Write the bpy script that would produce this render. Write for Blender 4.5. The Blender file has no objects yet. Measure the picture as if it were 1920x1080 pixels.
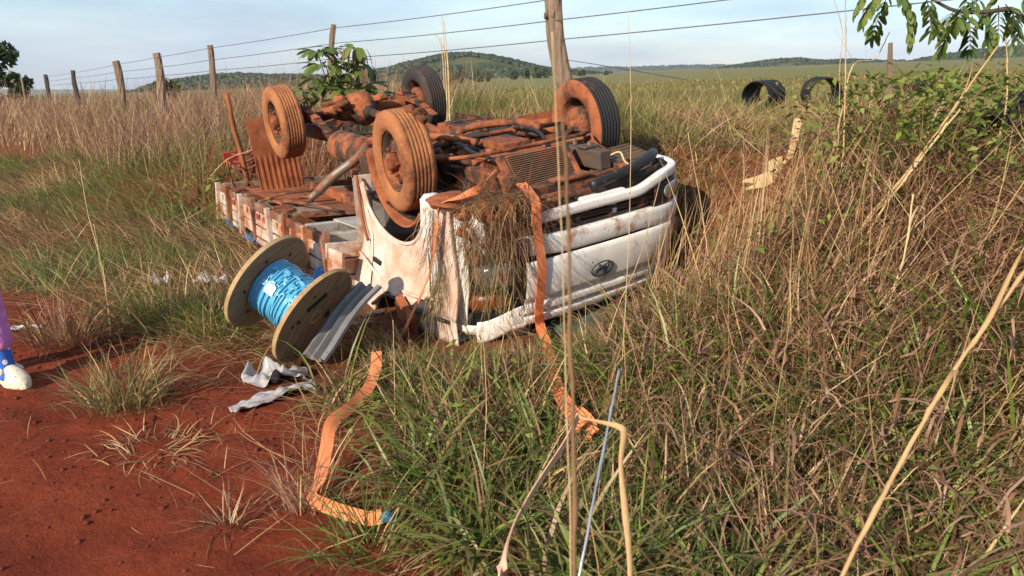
import bpy, math, random
import numpy as np
from mathutils import Vector, Matrix, Euler
R_ = math.radians
random.seed(7); RNG = np.random.default_rng(11)
SC = bpy.context.scene; COL = SC.collection

# ------------------------------------------------------------------ camera
FPX, HC, HOR = 1450.0, 1.6, 135.0
PITCH = math.atan((540 - HOR) / FPX)
cd = bpy.data.cameras.new('camera'); cam = bpy.data.objects.new('camera', cd); COL.objects.link(cam)
cd.sensor_width = 36; cd.lens = 36 * FPX / 1920; cd.clip_start = .05; cd.clip_end = 20000
cam.location = (0, 0, HC); cam.rotation_euler = (math.pi / 2 - PITCH, 0, 0)
cd.dof.use_dof = True; cd.dof.focus_distance = 5.0; cd.dof.aperture_fstop = 5.6
SC.camera = cam
# ------------------------------------------------------------------ sky, sun, exposure
SUN_EL = R_(27); SUN_AZ = math.atan2(-.60, -.80)        # azimuth of the sun measured from +Y towards +X
w = bpy.data.worlds.new('World'); SC.world = w; w.use_nodes = True
nt = w.node_tree; nt.nodes.clear(); N = nt.nodes.new; LK = nt.links.new
out = N('ShaderNodeOutputWorld'); bg = N('ShaderNodeBackground'); sky = N('ShaderNodeTexSky')
sky.sky_type = 'NISHITA'; sky.sun_disc = False; sky.sun_elevation = SUN_EL; sky.sun_rotation = SUN_AZ
sky.air_density = 1.0; sky.dust_density = .4; sky.ozone_density = 3.0
tc = N('ShaderNodeTexCoord'); mp = N('ShaderNodeMapping'); mp.inputs['Scale'].default_value = (1.0, 1.0, 5.5)
nz = N('ShaderNodeTexNoise'); nz.inputs['Scale'].default_value = 2.6; nz.inputs['Detail'].default_value = 7; nz.inputs['Roughness'].default_value = .55
n2 = N('ShaderNodeTexNoise'); n2.inputs['Scale'].default_value = 3.4; n2.inputs['Detail'].default_value = 6; r2 = N('ShaderNodeValToRGB'); r2.color_ramp.elements[0].position = .35; r2.color_ramp.elements[1].position = .66
r2.color_ramp.elements[0].color = (2.1, 2.8, 4.0, 1); r2.color_ramp.elements[1].color = (4.4, 5.1, 6.1, 1)
rp = N('ShaderNodeValToRGB'); rp.color_ramp.elements[0].position = .36; rp.color_ramp.elements[1].position = .70
rp.color_ramp.elements[0].color = (.30, .30, .30, 1); rp.color_ramp.elements[1].color = (.85, .85, .85, 1)
mx = N('ShaderNodeMix'); mx.data_type = 'RGBA'; mx.inputs['B'].default_value = (4.2, 5.1, 6.5, 1)
LK(tc.outputs['Generated'], mp.inputs['Vector']); LK(mp.outputs[0], nz.inputs['Vector']); LK(nz.outputs['Fac'], rp.inputs['Fac']); LK(mp.outputs[0], n2.inputs['Vector']); LK(n2.outputs['Fac'], r2.inputs['Fac']); LK(r2.outputs['Color'], mx.inputs['B'])
LK(rp.outputs['Color'], mx.inputs['Factor']); LK(sky.outputs[0], mx.inputs['A']); LK(mx.outputs['Result'], bg.inputs['Color'])
bg.inputs['Strength'].default_value = .12; LK(bg.outputs[0], out.inputs['Surface'])
sd = bpy.data.lights.new('sun', 'SUN'); sd.energy = 4.6; sd.angle = R_(.6); sd.color = (1.0, .86, .69)
sun = bpy.data.objects.new('sun', sd); COL.objects.link(sun)
to_sun = Vector((math.sin(SUN_AZ) * math.cos(SUN_EL), math.cos(SUN_AZ) * math.cos(SUN_EL), math.sin(SUN_EL)))
sun.rotation_euler = to_sun.to_track_quat('Z', 'Y').to_euler(); sun.location = (-10, -15, 12)
SC.view_settings.view_transform = 'Standard'; SC.view_settings.look = 'None'
SC.view_settings.exposure = 0.60; SC.view_settings.gamma = 1.0; SC.view_settings.use_curve_mapping = False
SC.cycles.max_bounces = 4; SC.cycles.diffuse_bounces = 2; SC.cycles.glossy_bounces = 2; SC.cycles.transmission_bounces = 2; SC.cycles.caustics_reflective = False; SC.cycles.caustics_refractive = False; SC.cycles.transparent_max_bounces = 8; SC.cycles.use_denoising = True

# ------------------------------------------------------------------ maths
def ray(u, v):
    c, s = math.cos(PITCH), math.sin(PITCH); up = (540 - v) / FPX
    return np.array([(u - 960) / FPX, c + up * s, -s + up * c])
def at(u, v, y):                     # the world point seen at u,v that lies y metres ahead
    d = ray(u, v); return np.array([0, 0, HC]) + d * (y / d[1])
def hsh(ix, iy, s):
    v = np.sin(ix * 127.1 + iy * 311.7 + s * 74.7) * 43758.5453
    return v - np.floor(v)
def vn(x, y, s=0):                   # value noise, 0..1
    x = np.asarray(x, float); y = np.asarray(y, float)
    ix = np.floor(x); iy = np.floor(y); fx = x - ix; fy = y - iy
    fx = fx * fx * (3 - 2 * fx); fy = fy * fy * (3 - 2 * fy)
    a = hsh(ix, iy, s) * (1 - fx) + hsh(ix + 1, iy, s) * fx
    b = hsh(ix, iy + 1, s) * (1 - fx) + hsh(ix + 1, iy + 1, s) * fx
    return a * (1 - fy) + b * fy
def ss(a, b, x):
    t = np.clip((np.asarray(x, float) - a) / (b - a), 0, 1); return t * t * (3 - 2 * t)
# the truck's frame: a = towards its nose, b = towards its far side, c = up (wheels up)
TO = np.array([-.08, 5.47, 1.14]); TM = np.array(
    (Matrix.Rotation(R_(-57.3), 3, 'Z') @ Matrix.Rotation(R_(2.2), 3, 'Y') @ Matrix.Rotation(R_(7.0), 3, 'X')))
WB = 2.64
def tw(a, b, c): return TM @ np.array([a, b, c]) + TO
def tab(x, y):                       # plan coordinates along and across the truck
    dx = x - TO[0]; dy = y - TO[1]; cz, sz = math.cos(R_(-57.3)), math.sin(R_(-57.3))
    return dx * cz + dy * sz, -dx * sz + dy * cz
def hfun(x, y):
    x = np.asarray(x, float); y = np.asarray(y, float)
    n = .71 * x + .70 * y
    near = np.exp(-((np.hypot(x, y) / 40.0) ** 2))
    field = .45 + .60 * ss(-9, 1.5, x)
    field = field * (.35 + .65 * near) + .25 * (1 - near) * ss(-20, 60, x)
    bank = field * ss(1.9, 5.2, n + .25 * (vn(x * .6, y * .6, 3) - .5))
    bank = bank + .12 * ss(2.4, 3.6, n) * (vn(x * .9, y * .9, 5) - .4) * near
    bank = bank + .10 * ss(1.6, 3.4, x) * ss(2.2, 4.0, n) * (1 - ss(6.5, 9.5, y))
    a, b = tab(x, y)
    wt = ss(-5.2, -4.3, a) * (1 - ss(1.25, 2.1, a)) * ss(-2.2, -1.1, b) * (1 - ss(.85, 1.7, b))
    h = bank * (1 - wt) + wt * (.03 + .09 * np.clip(b, -1, 1.2))
    h = h + .05 * ss(1.25, 1.9, n) * (1 - ss(3.0, 4.0, n)) * (vn(x * 1.7, y * 1.7, 9))
    road = 1 - ss(1.6, 2.4, n)
    h = h + road * (.030 * (vn(x * 1.3, y * 1.3, 1) - .5) + .018 * (vn(x * 4, y * 4, 2) - .5)
                    + .024 * (vn(x * 9, y * 9, 4) - .5) * vn(x * 2, y * 2, 8) * 1.5 + .015 * (vn(x * 25, y * 25, 6) - .5))
    s = -.70 * x + .71 * y             # two shallow ruts along the road
    rut = np.exp(-((n - .35 - .12 * np.sin(s * .7)) / .16) ** 2)
    dist = np.hypot(x, y); far = np.clip(.037 * (x - .117 * y), -60, 60)     # the whole plain tilts down to the left
    return h - .02 * rut * road + ss(14, 60, dist) * far
def hz(x, y): return float(hfun(x, y))
def verge(x, y):                     # 0 on the bare road, 1 on the grown verge
    n = .71 * x + .70 * y
    return ss(-.10, .28, n - (1.52 - .42 * ss(4.4, 6.2, y) * ss(-2.2, -3.2, x) + .42 * (vn(x * 1.1, y * 1.1, 21) - .35) + .30 * (vn(x * 3.1, y * 3.1, 22) - .5)))

# ------------------------------------------------------------------ materials
MATS = {}
def newmat(name):
    m = bpy.data.materials.new(name); m.use_nodes = True; t = m.node_tree; t.nodes.clear()
    o = t.nodes.new('ShaderNodeOutputMaterial'); b = t.nodes.new('ShaderNodeBsdfPrincipled'); t.links.new(b.outputs[0], o.inputs[0])
    MATS[name] = m
    return m, t, b, o
def rgb(c): return (c[0], c[1], c[2], 1)
MUD1, MUD2 = (.37, .118, .043), (.21, .060, .023)
def mat(name, col, rough=.6, metal=0, col2=None, vs=6.0, mud=None, mscale=5.0, bump=.15, bscale=40, stretch=(1, 1, 1), mudc=(MUD1, MUD2), spec=.4, soft=.10, speck=0):
    m, t, b, o = newmat(name); n = t.nodes.new; l = t.links.new
    tcn = n('ShaderNodeTexCoord'); mpn = n('ShaderNodeMapping'); mpn.inputs['Scale'].default_value = stretch
    l(tcn.outputs['Object'], mpn.inputs['Vector']); V = mpn.outputs[0]
    def noise(sc, det=5, v=V, rg=.6):
        q = n('ShaderNodeTexNoise'); q.inputs['Scale'].default_value = sc; q.inputs['Detail'].default_value = det; q.inputs['Roughness'].default_value = rg
        l(v, q.inputs['Vector']); return q.outputs['Fac']
    def ramp(f, p0, p1, c0=(0, 0, 0), c1=(1, 1, 1)):
        q = n('ShaderNodeValToRGB'); q.color_ramp.elements[0].position = p0; q.color_ramp.elements[1].position = p1
        q.color_ramp.elements[0].color = rgb(c0); q.color_ramp.elements[1].color = rgb(c1); l(f, q.inputs['Fac']); return q.outputs['Color']
    def mixc(f, a_, b_):
        q = n('ShaderNodeMix'); q.data_type = 'RGBA'
        for s_, k in ((f, 'Factor'), (a_, 'A'), (b_, 'B')):
            if isinstance(s_, (tuple, list)): q.inputs[k].default_value = rgb(s_)
            elif isinstance(s_, (int, float)): q.inputs[k].default_value = s_
            else: l(s_, q.inputs[k])
        return q.outputs['Result']
    c2 = col2 or tuple(x * .72 for x in col)
    base = mixc(ramp(noise(vs), .35, .68), col, c2)
    b.inputs['Roughness'].default_value = rough; b.inputs['Metallic'].default_value = metal
    b.inputs['Specular IOR Level'].default_value = spec
    hgt = noise(bscale, 4)
    if mud is not None:                # dried mud splashed over it; mud = share that is covered
        p = .72 - .46 * mud
        mf = ramp(noise(mscale, 8, tcn.outputs['Object'], .68), p, p + soft)
        mc = mixc(ramp(noise(9, 6, tcn.outputs['Object']), .3, .7), mudc[0], mudc[1])
        mc = mixc(ramp(noise(3.3, 9, tcn.outputs['Object'], .75), .52, .66), mc, tuple(q * .42 for q in mudc[1]))     # damp clots
        if speck: mf2 = ramp(noise(46, 3, tcn.outputs['Object'], .5), .70 - .12 * speck, .76 - .10 * speck); q_ = n('ShaderNodeMath'); q_.operation = 'MAXIMUM'; l(mf, q_.inputs[0]); l(mf2, q_.inputs[1]); mf = q_.outputs[0]
        base = mixc(mf, base, mc)
        r = n('ShaderNodeMapRange'); l(mf, r.inputs[0]); r.inputs[3].default_value = rough; r.inputs[4].default_value = .92
        l(r.outputs[0], b.inputs['Roughness'])
        if metal:
            r2 = n('ShaderNodeMapRange'); l(mf, r2.inputs[0]); r2.inputs[3].default_value = metal; r2.inputs[4].default_value = 0
            l(r2.outputs[0], b.inputs['Metallic'])
        ad = n('ShaderNodeMath'); ad.operation = 'MULTIPLY_ADD'; l(mf, ad.inputs[0]); ad.inputs[1].default_value = .6; l(hgt, ad.inputs[2]); hgt = ad.outputs[0]
    l(base, b.inputs['Base Color'])
    bp = n('ShaderNodeBump'); bp.inputs['Strength'].default_value = min(1, bump * 2.2); bp.inputs['Distance'].default_value = min(.012, .30 / bscale)
    l(hgt, bp.inputs['Height']); l(bp.outputs[0], b.inputs['Normal'])
    return m
mat('paint', (.76, .73, .68), .38, mud=.44, speck=.6, mscale=3.2, bump=.08, bscale=30, soft=.22, mudc=((.42, .20, .09), (.30, .12, .05)), col2=(.70, .66, .60))
mat('paint_side', (.72, .64, .55), .45, mud=.66, speck=.5, mscale=2.4, bump=.12, bscale=30, soft=.34, stretch=(1, 1, 1), mudc=((.50, .24, .135), (.40, .165, .080)), col2=(.66, .52, .43))
mat('paint_clean', (.76, .73, .68), .35, mud=.33, speck=.45, mscale=6, bump=.05, soft=.12, mudc=((.45, .24, .12), (.34, .15, .07)), col2=(.72, .68, .62))
mat('mud', MUD1, .95, col2=MUD2, vs=7, mud=.5, mscale=6, soft=.3, bump=.5, bscale=28)
mat('mud_dark', (.16, .055, .022), .95, col2=(.10, .035, .016), vs=6, bump=.5, bscale=22)
mat('mud_tyre', (.36, .145, .055), .95, col2=(.25, .092, .034), vs=5, mud=.46, mscale=3.6, soft=.14, mudc=((.23, .080, .031), (.12, .040, .018)), bump=.5, bscale=34)
mat('rubber', (.022, .021, .021), .8, mud=.28, mscale=5, bump=.3, bscale=70)
mat('rubber_mud', (.03, .028, .026), .85, mud=.80, mscale=3, bump=.3, bscale=60)
mat('rubber_dust', (.035, .031, .028), .85, mud=.50, mscale=3.5, soft=.3, mudc=((.17, .085, .045), (.10, .05, .028)), bump=.3, bscale=60)
mat('steel_mud', (.06, .034, .023), .8, mud=.60, mscale=4, bump=.35, bscale=34)
mat('steel_dark', (.032, .024, .019), .75, metal=.1, mud=.46, mscale=4.5, bump=.3, bscale=34)
mat('plastic_black', (.018, .018, .019), .5, mud=.30, mscale=6, bump=.1)
mat('grey_shield', (.085, .065, .05), .75, mud=.45, mscale=4, bump=.25, bscale=50, mudc=((.17, .085, .045), (.12, .055, .028)))
mat('alloy', (.22, .17, .13), .55, metal=.5, mud=.58, mscale=6, bump=.2)
mat('radiator', (.15, .085, .05), .8, mud=.55, mscale=3, bump=.3, mudc=((.26, .11, .05), (.18, .075, .035)))
mat('lamp_glass', (.36, .35, .33), .12, metal=.5, mud=.40, mscale=7, bump=.05)
mat('amber', (.20, .055, .012), .3, mud=.45, mscale=8)
mat('chrome_dark', (.045, .045, .05), .35, metal=.4, mud=.25, mscale=9)
mat('glass_green', (.055, .085, .06), .10, col2=(.11, .15, .11), vs=20, bump=.5, bscale=60, spec=.7)
mat('bed_white', (.58, .51, .44), .75, mud=.68, speck=.5, mscale=4.5, bump=.2, stretch=(1, 6, 6), soft=.2, mudc=((.50, .22, .10), (.32, .12, .05)))
mat('bed_red', (.32, .025, .02), .6, mud=.46, mscale=6)
mat('bed_blue', (.03, .15, .45), .55, mud=.25, mscale=6)
mat('bed_floor', (.30, .22, .16), .85, mud=.66, mscale=2.6, bump=.3, stretch=(2, 14, 14), mudc=((.28, .10, .04), (.15, .05, .022)))
mat('bed_grey', (.42, .40, .37), .7, mud=.45, mscale=3, bump=.2, soft=.2)
mat('flap', (.20, .07, .03), .9, mud=.8, mscale=3, bump=.2)
mat('red_frame', (.20, .04, .032), .6, mud=.5, mscale=6)
mat('wood_reel', (.37, .27, .155), .8, col2=(.20, .135, .072), vs=4, bump=.4, bscale=30, stretch=(1.2, 16, 16), mud=.40, mscale=4, soft=.25, mudc=((.36, .20, .09), (.24, .12, .05)))
mat('wood_edge', (.42, .29, .14), .8, col2=(.30, .19, .09), vs=18, bump=.3)
mat('cable_blue', (.10, .42, .64), .3, col2=(.08, .36, .58), vs=8, bump=.1, spec=.5)
mat('film', (.16, .48, .68), .10, col2=(.06, .32, .56), vs=14, bump=.6, bscale=26, spec=.7)
mat('label_white', (.80, .80, .78), .4, col2=(.62, .66, .70), vs=30)
mat('galv', (.24, .235, .23), .5, metal=.35, col2=(.16, .155, .15), vs=9, mud=.30, mscale=4, bump=.1, soft=.25)
mat('strap', (.86, .27, .10), .75, col2=(.80, .235, .085), vs=5, bump=.2, bscale=260)
mat('strap_faded', (.74, .44, .29), .8, col2=(.62, .34, .21), vs=10, bump=.3, bscale=120)
mat('blue_plastic', (.02, .17, .36), .4, col2=(.02, .12, .26))
mat('wood_post', (.26, .185, .12), .9, col2=(.14, .095, .06), vs=5, bump=.9, bscale=26, stretch=(9, 9, 1.1))
mat('wood_post_pale', (.31, .22, .15), .9, col2=(.15, .105, .07), vs=5, bump=.9, bscale=26, stretch=(9, 9, 1.1))
mat('wood_dark', (.075, .058, .045), .9, col2=(.045, .035, .03), vs=6, bump=.8, bscale=24, stretch=(9, 9, 1.2))
mat('wire', (.16, .15, .15), .5, metal=.6)
mat('pipe_black', (.010, .010, .012), .65, spec=.2, col2=(.016, .016, .019), vs=5, bump=.1, mud=.12, mscale=5)
mat('cream', (.58, .42, .22), .7, col2=(.42, .28, .14), vs=9, bump=.3, mud=.34, speck=.6, mscale=8)
mat('bark', (.13, .10, .07), .9, col2=(.07, .055, .04), vs=8, bump=.8, bscale=30, stretch=(6, 6, 1))
mat('straw', (.47, .32, .15), .75, col2=(.36, .22, .10), vs=12, bump=.2, bscale=60, stretch=(1, 1, .3))
mat('straw_pale', (.56, .43, .24), .75, col2=(.46, .33, .16), vs=12, bump=.2, bscale=60)
mat('white_trash', (.55, .54, .53), .5, col2=(.33, .31, .29), vs=14, bump=.3)
mat('sheet_plastic', (.40, .385, .38), .3, col2=(.26, .24, .235), vs=5, bump=.3, bscale=18, mud=.36, soft=.3, mscale=6)
mat('stalk_brown', (.25, .15, .07), .8, col2=(.17, .10, .05), vs=9)
mat('rod_silver', (.55, .56, .58), .35, metal=.6)
mat('pebble', (.24, .10, .05), .9, col2=(.14, .05, .024), vs=6, bump=.3)
mat('clod', (.14, .029, .012), .95, col2=(.10, .02, .009), vs=9, bump=.4)
mat('trousers', (.62, .23, .50), .85, col2=(.50, .16, .43), vs=14, bump=.8, bscale=16)
mat('shoe', (.74, .68, .50), .55, col2=(.68, .60, .42), vs=20, bump=.08)
mat('hole', (.02, .018, .015), .9)
mat('skin', (.42, .23, .15), .55, col2=(.36, .19, .12)); mat('hair', (.02, .014, .01), .6, bump=.6, bscale=80)
mat('shirt', (.16, .18, .22), .9, bump=.3, bscale=50)
mat('eye_white', (.7, .68, .65), .3); mat('lip', (.32, .11, .09), .5)
def sock_mat():
    m, t, b, o = newmat('sock'); n = t.nodes.new; l = t.links.new
    tcn = n('ShaderNodeTexCoord'); v = n('ShaderNodeTexVoronoi'); v.inputs['Scale'].default_value = 17; v.inputs['Randomness'].default_value = .7
    l(tcn.outputs['Object'], v.inputs['Vector']); q = n('ShaderNodeValToRGB'); e = q.color_ramp.elements; q.color_ramp.interpolation = 'CONSTANT'
    e[0].position = 0; e[0].color = (.75, .22, .36, 1); e[1].position = .22; e[1].color = (.78, .68, .72, 1)
    k = e.new(.34); k.color = (.035, .14, .50, 1)
    l(v.outputs['Distance'], q.inputs[0]); l(q.outputs[0], b.inputs['Base Color']); b.inputs['Roughness'].default_value = .9
sock_mat()
def soil_mat():
    m, t, b, o = newmat('soil'); n = t.nodes.new; l = t.links.new
    tcn = n('ShaderNodeTexCoord'); V = tcn.outputs['Object']
    def noise(sc, det=6, rg=.6):
        q = n('ShaderNodeTexNoise'); q.inputs['Scale'].default_value = sc; q.inputs['Detail'].default_value = det; q.inputs['Roughness'].default_value = rg
        l(V, q.inputs['Vector']); return q.outputs['Fac']
    def ramp(f, p0, p1, c0, c1):
        q = n('ShaderNodeValToRGB'); q.color_ramp.elements[0].position = p0; q.color_ramp.elements[1].position = p1
        q.color_ramp.elements[0].color = rgb(c0); q.color_ramp.elements[1].color = rgb(c1); l(f, q.inputs['Fac']); return q.outputs['Color']
    def mix(f, A, B):
        q = n('ShaderNodeMix'); q.data_type = 'RGBA'; l(f, q.inputs['Factor']); l(A, q.inputs['A']); l(B, q.inputs['B']); return q.outputs['Result']
    red = ramp(noise(2.4), .33, .70, (.155, .027, .011), (.255, .050, .0195))
    red = mix(ramp(noise(34, 3), .52, .70, (0, 0, 0), (.55, .55, .55)), red, ramp(noise(5), .3, .7, (.095, .016, .0068), (.13, .023, .0095)))
    thatch = ramp(noise(9), .3, .7, (.13, .050, .020), (.20, .10, .042))
    fld = ramp(noise(.35, 8), .30, .72, (.13, .135, .042), (.26, .19, .075))
    fld = mix(ramp(noise(.045, 4), .45, .62, (0, 0, 0), (.8, .8, .8)), fld, ramp(noise(1.2, 6), .3, .7, (.10, .145, .035), (.17, .185, .06)))
    a1 = n('ShaderNodeAttribute'); a1.attribute_name = 'cover'
    sp = n('ShaderNodeSeparateColor'); l(a1.outputs['Color'], sp.inputs[0])
    c = mix(sp.outputs[0], red, thatch); c = mix(sp.outputs[1], c, fld)
    l(c, b.inputs['Base Color']); b.inputs['Roughness'].default_value = .95; b.inputs['Specular IOR Level'].default_value = .15
    bp = n('ShaderNodeBump'); bp.inputs['Strength'].default_value = .9; bp.inputs['Distance'].default_value = .03
    l(noise(26, 9, .72), bp.inputs['Height']); l(bp.outputs[0], b.inputs['Normal'])
soil_mat()
def blade_mat(name, trans=.3):
    m, t, b, o = newmat(name); n = t.nodes.new; l = t.links.new
    a = n('ShaderNodeAttribute'); a.attribute_name = 'tint'
    tr = n('ShaderNodeBsdfTranslucent'); l(a.outputs['Color'], tr.inputs['Color'])
    ms = n('ShaderNodeMixShader'); ms.inputs[0].default_value = trans
    df = n('ShaderNodeBsdfDiffuse'); l(a.outputs['Color'], df.inputs['Color']); gl_ = n('ShaderNodeBsdfGlossy'); gl_.inputs['Roughness'].default_value = .45; gl_.inputs['Color'].default_value = (.8, .8, .75, 1)
    m2 = n('ShaderNodeMixShader'); m2.inputs[0].default_value = .045; l(df.outputs[0], m2.inputs[1]); l(gl_.outputs[0], m2.inputs[2])
    l(m2.outputs[0], ms.inputs[1]); l(tr.outputs[0], ms.inputs[2]); l(ms.outputs[0], o.inputs[0]); t.nodes.remove(b)
    return m
blade_mat('blade'); blade_mat('foliage', .25)
def leaf_mat(name, c, c2):
    m = mat(name, c, .45, col2=c2, vs=5, bump=.05); t = m.node_tree; b = [x for x in t.nodes if x.type == 'BSDF_PRINCIPLED'][0]; o = [x for x in t.nodes if x.type == 'OUTPUT_MATERIAL'][0]
    oi = t.nodes.new('ShaderNodeObjectInfo'); q = t.nodes.new('ShaderNodeMix'); q.data_type = 'RGBA'
    q.inputs['A'].default_value = rgb(c); q.inputs['B'].default_value = rgb(c2); t.links.new(oi.outputs['Random'], q.inputs['Factor']); t.links.new(q.outputs['Result'], b.inputs['Base Color'])
    tr = t.nodes.new('ShaderNodeBsdfTranslucent'); t.links.new(q.outputs['Result'], tr.inputs['Color']); ms = t.nodes.new('ShaderNodeMixShader'); ms.inputs[0].default_value = .3
    t.links.new(b.outputs[0], ms.inputs[1]); t.links.new(tr.outputs[0], ms.inputs[2]); t.links.new(ms.outputs[0], o.inputs[0])
leaf_mat('leaf_green', (.10, .16, .03), (.19, .22, .045)); leaf_mat('leaf_dark', (.065, .12, .024), (.13, .19, .038)); leaf_mat('leaf_dry', (.26, .17, .09), (.17, .11, .05))

# ------------------------------------------------------------------ mesh helpers
def rotm(v):
    return np.array(Euler(v).to_matrix())
class MB:
    def __init__(s): s.v = []; s.f = []; s.m = []; s.n = 0
    def add(s, V, F, mi=0):
        V = np.asarray(V, float); s.v.append(V); s.f += [tuple(i + s.n for i in f) for f in F]; s.m += [mi] * len(F); s.n += len(V); return s
    def box(s, c, d, rot=(0, 0, 0), mi=0, jit=0.0):
        q = np.array([[x, y, z] for x in (-.5, .5) for y in (-.5, .5) for z in (-.5, .5)]) * np.array(d)
        if jit: q = q + RNG.uniform(-jit, jit, q.shape)
        return s.add(q @ rotm(rot).T + np.array(c), [(0, 1, 3, 2), (4, 6, 7, 5), (0, 4, 5, 1), (2, 3, 7, 6), (0, 2, 6, 4), (1, 5, 7, 3)], mi)
    def tube(s, pts, r, seg=8, cap=True, mi=0, wob=0.0):
        P = np.array(pts, float); n = len(P); r = np.broadcast_to(np.array(r, float), (n,))
        T = np.gradient(P, axis=0); T /= np.linalg.norm(T, axis=1)[:, None] + 1e-9
        u = np.cross(T[0], [0, 0, 1.0]);
        if np.linalg.norm(u) < .1: u = np.cross(T[0], [1.0, 0, 0])
        u /= np.linalg.norm(u); V = []
        for i in range(n):
            u = u - T[i] * (u @ T[i]); u /= np.linalg.norm(u) + 1e-9; w_ = np.cross(T[i], u)
            for k in range(seg):
                a = 2 * math.pi * k / seg; rr = r[i] * (1 + (wob * (.75 * (hsh(k, 5, 3) - .5) + .35 * (hsh(k, i, 3) - .5)) if wob else 0))
                V.append(P[i] + rr * (math.cos(a) * u + math.sin(a) * w_))
        F = [(i * seg + k, i * seg + (k + 1) % seg, (i + 1) * seg + (k + 1) % seg, (i + 1) * seg + k) for i in range(n - 1) for k in range(seg)]
        if cap: F += [tuple(range(seg))[::-1], tuple((n - 1) * seg + k for k in range(seg))]
        return s.add(V, F, mi)
    def lathe(s, prof, seg=32, c=(0, 0, 0), R=None, mis=None, closed=False):     # prof: (radius, along local y)
        V = []; n = len(prof)
        for r, y in prof:
            for k in range(seg):
                a = 2 * math.pi * k / seg; V.append((r * math.cos(a), y, r * math.sin(a)))
        V = np.array(V)
        if R is not None: V = V @ np.asarray(R).T
        V = V + np.array(c); base = s.n; F = []; mm = []
        for i in range(n if closed else n - 1):
            j = (i + 1) % n
            for k in range(seg):
                F.append((i * seg + k, i * seg + (k + 1) % seg, j * seg + (k + 1) % seg, j * seg + k)); mm.append(mis[i] if mis else 0)
        s.add(V, F); s.m[-len(F):] = mm
        return s
    def grid(s, fn, nu, nv, mi=0, keep=None):
        V = [fn(i / nu, j / nv) for j in range(nv + 1) for i in range(nu + 1)]
        F = [(j * (nu + 1) + i, j * (nu + 1) + i + 1, (j + 1) * (nu + 1) + i + 1, (j + 1) * (nu + 1) + i) for j in range(nv) for i in range(nu)
             if keep is None or keep((i + .5) / nu, (j + .5) / nv)]
        return s.add(V, F, mi)
    def prism(s, outl, d, o, ax, ay, az):            # outline in the plane (ax, ay), d thick along az
        o, ax, ay, az = (np.array(q, float) for q in (o, ax, ay, az)); n = len(outl)
        V = [o + ax * p[0] + ay * p[1] + az * k for k in (-d / 2, d / 2) for p in outl]
        return s.add(V, [tuple(range(n))[::-1], tuple(range(n, 2 * n))] + [(i, (i + 1) % n, n + (i + 1) % n, n + i) for i in range(n)])
    def lump(s, c, r, seed=0, amp=.35, sub=2, mi=0):
        V, F = ICO[sub]; q = V * (1 + amp * (np.array([vn(p[0] * 1.9 + seed * 3.1, p[1] * 1.9 + p[2] * 1.3, seed) for p in V]) - .5)[:, None] * 2)
        return s.add(q * np.array(r) + np.array(c), F, mi)
    def build(s, name, mats, parent=None, loc=None, smooth=False, bevel=0, solid=0, seg=2, sub=0, recentre=True):
        me = bpy.data.meshes.new(name); V = np.concatenate(s.v) if s.v else np.zeros((0, 3)); o = bpy.data.objects.new(name, me)
        if parent is None and loc is None and recentre and len(V):
            loc = np.array([(V[:, 0].min() + V[:, 0].max()) / 2, (V[:, 1].min() + V[:, 1].max()) / 2, V[:, 2].min()]); V = V - loc
        me.from_pydata(V.tolist(), [], s.f)
        for k in ([mats] if isinstance(mats, str) else mats): me.materials.append(MATS[k])
        me.polygons.foreach_set('material_index', s.m)
        if smooth: me.polygons.foreach_set('use_smooth', [True] * len(me.polygons))
        me.update(); COL.objects.link(o)
        if parent is not None: o.parent = parent
        if loc is not None: o.location = loc
        if solid: k = o.modifiers.new('s', 'SOLIDIFY'); k.thickness = solid; k.offset = 0
        if sub: k = o.modifiers.new('u', 'SUBSURF'); k.levels = k.render_levels = sub
        if bevel: k = o.modifiers.new('b', 'BEVEL'); k.width = bevel; k.segments = seg; k.limit_method = 'ANGLE'; k.angle_limit = R_(35)
        return o
def _ico():
    p = (1 + 5 ** .5) / 2
    V = [(-1, p, 0), (1, p, 0), (-1, -p, 0), (1, -p, 0), (0, -1, p), (0, 1, p), (0, -1, -p), (0, 1, -p), (p, 0, -1), (p, 0, 1), (-p, 0, -1), (-p, 0, 1)]
    F = [(0, 11, 5), (0, 5, 1), (0, 1, 7), (0, 7, 10), (0, 10, 11), (1, 5, 9), (5, 11, 4), (11, 10, 2), (10, 7, 6), (7, 1, 8), (3, 9, 4), (3, 4, 2), (3, 2, 6), (3, 6, 8), (3, 8, 9), (4, 9, 5), (2, 4, 11), (6, 2, 10), (8, 6, 7), (9, 8, 1)]
    res = []; V = [np.array(v) / np.linalg.norm(v) for v in V]
    for it in range(4):
        res.append((np.array(V), list(F))); mid = {}; NF = []
        def md(a, b):
            k = (min(a, b), max(a, b))
            if k not in mid: q = V[a] + V[b]; V.append(q / np.linalg.norm(q)); mid[k] = len(V) - 1
            return mid[k]
        for a, b, c in F:
            x, y, z = md(a, b), md(b, c), md(c, a); NF += [(a, x, z), (b, y, x), (c, z, y), (x, y, z)]
        F = NF
    return res
ICO = _ico()
def spline(pts, n=24):
    P = np.array(pts, float); P = np.vstack([2 * P[0] - P[1], P, 2 * P[-1] - P[-2]]); o = []
    m = len(P) - 3
    for k in range(n + 1):
        t = k / n * m; i = min(int(t), m - 1); f = t - i; a, b, c, d = P[i:i + 4]
        o.append(.5 * (2 * b + (c - a) * f + (2 * a - 5 * b + 4 * c - d) * f * f + (3 * b - a - 3 * c + d) * f ** 3))
    return np.array(o)
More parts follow.
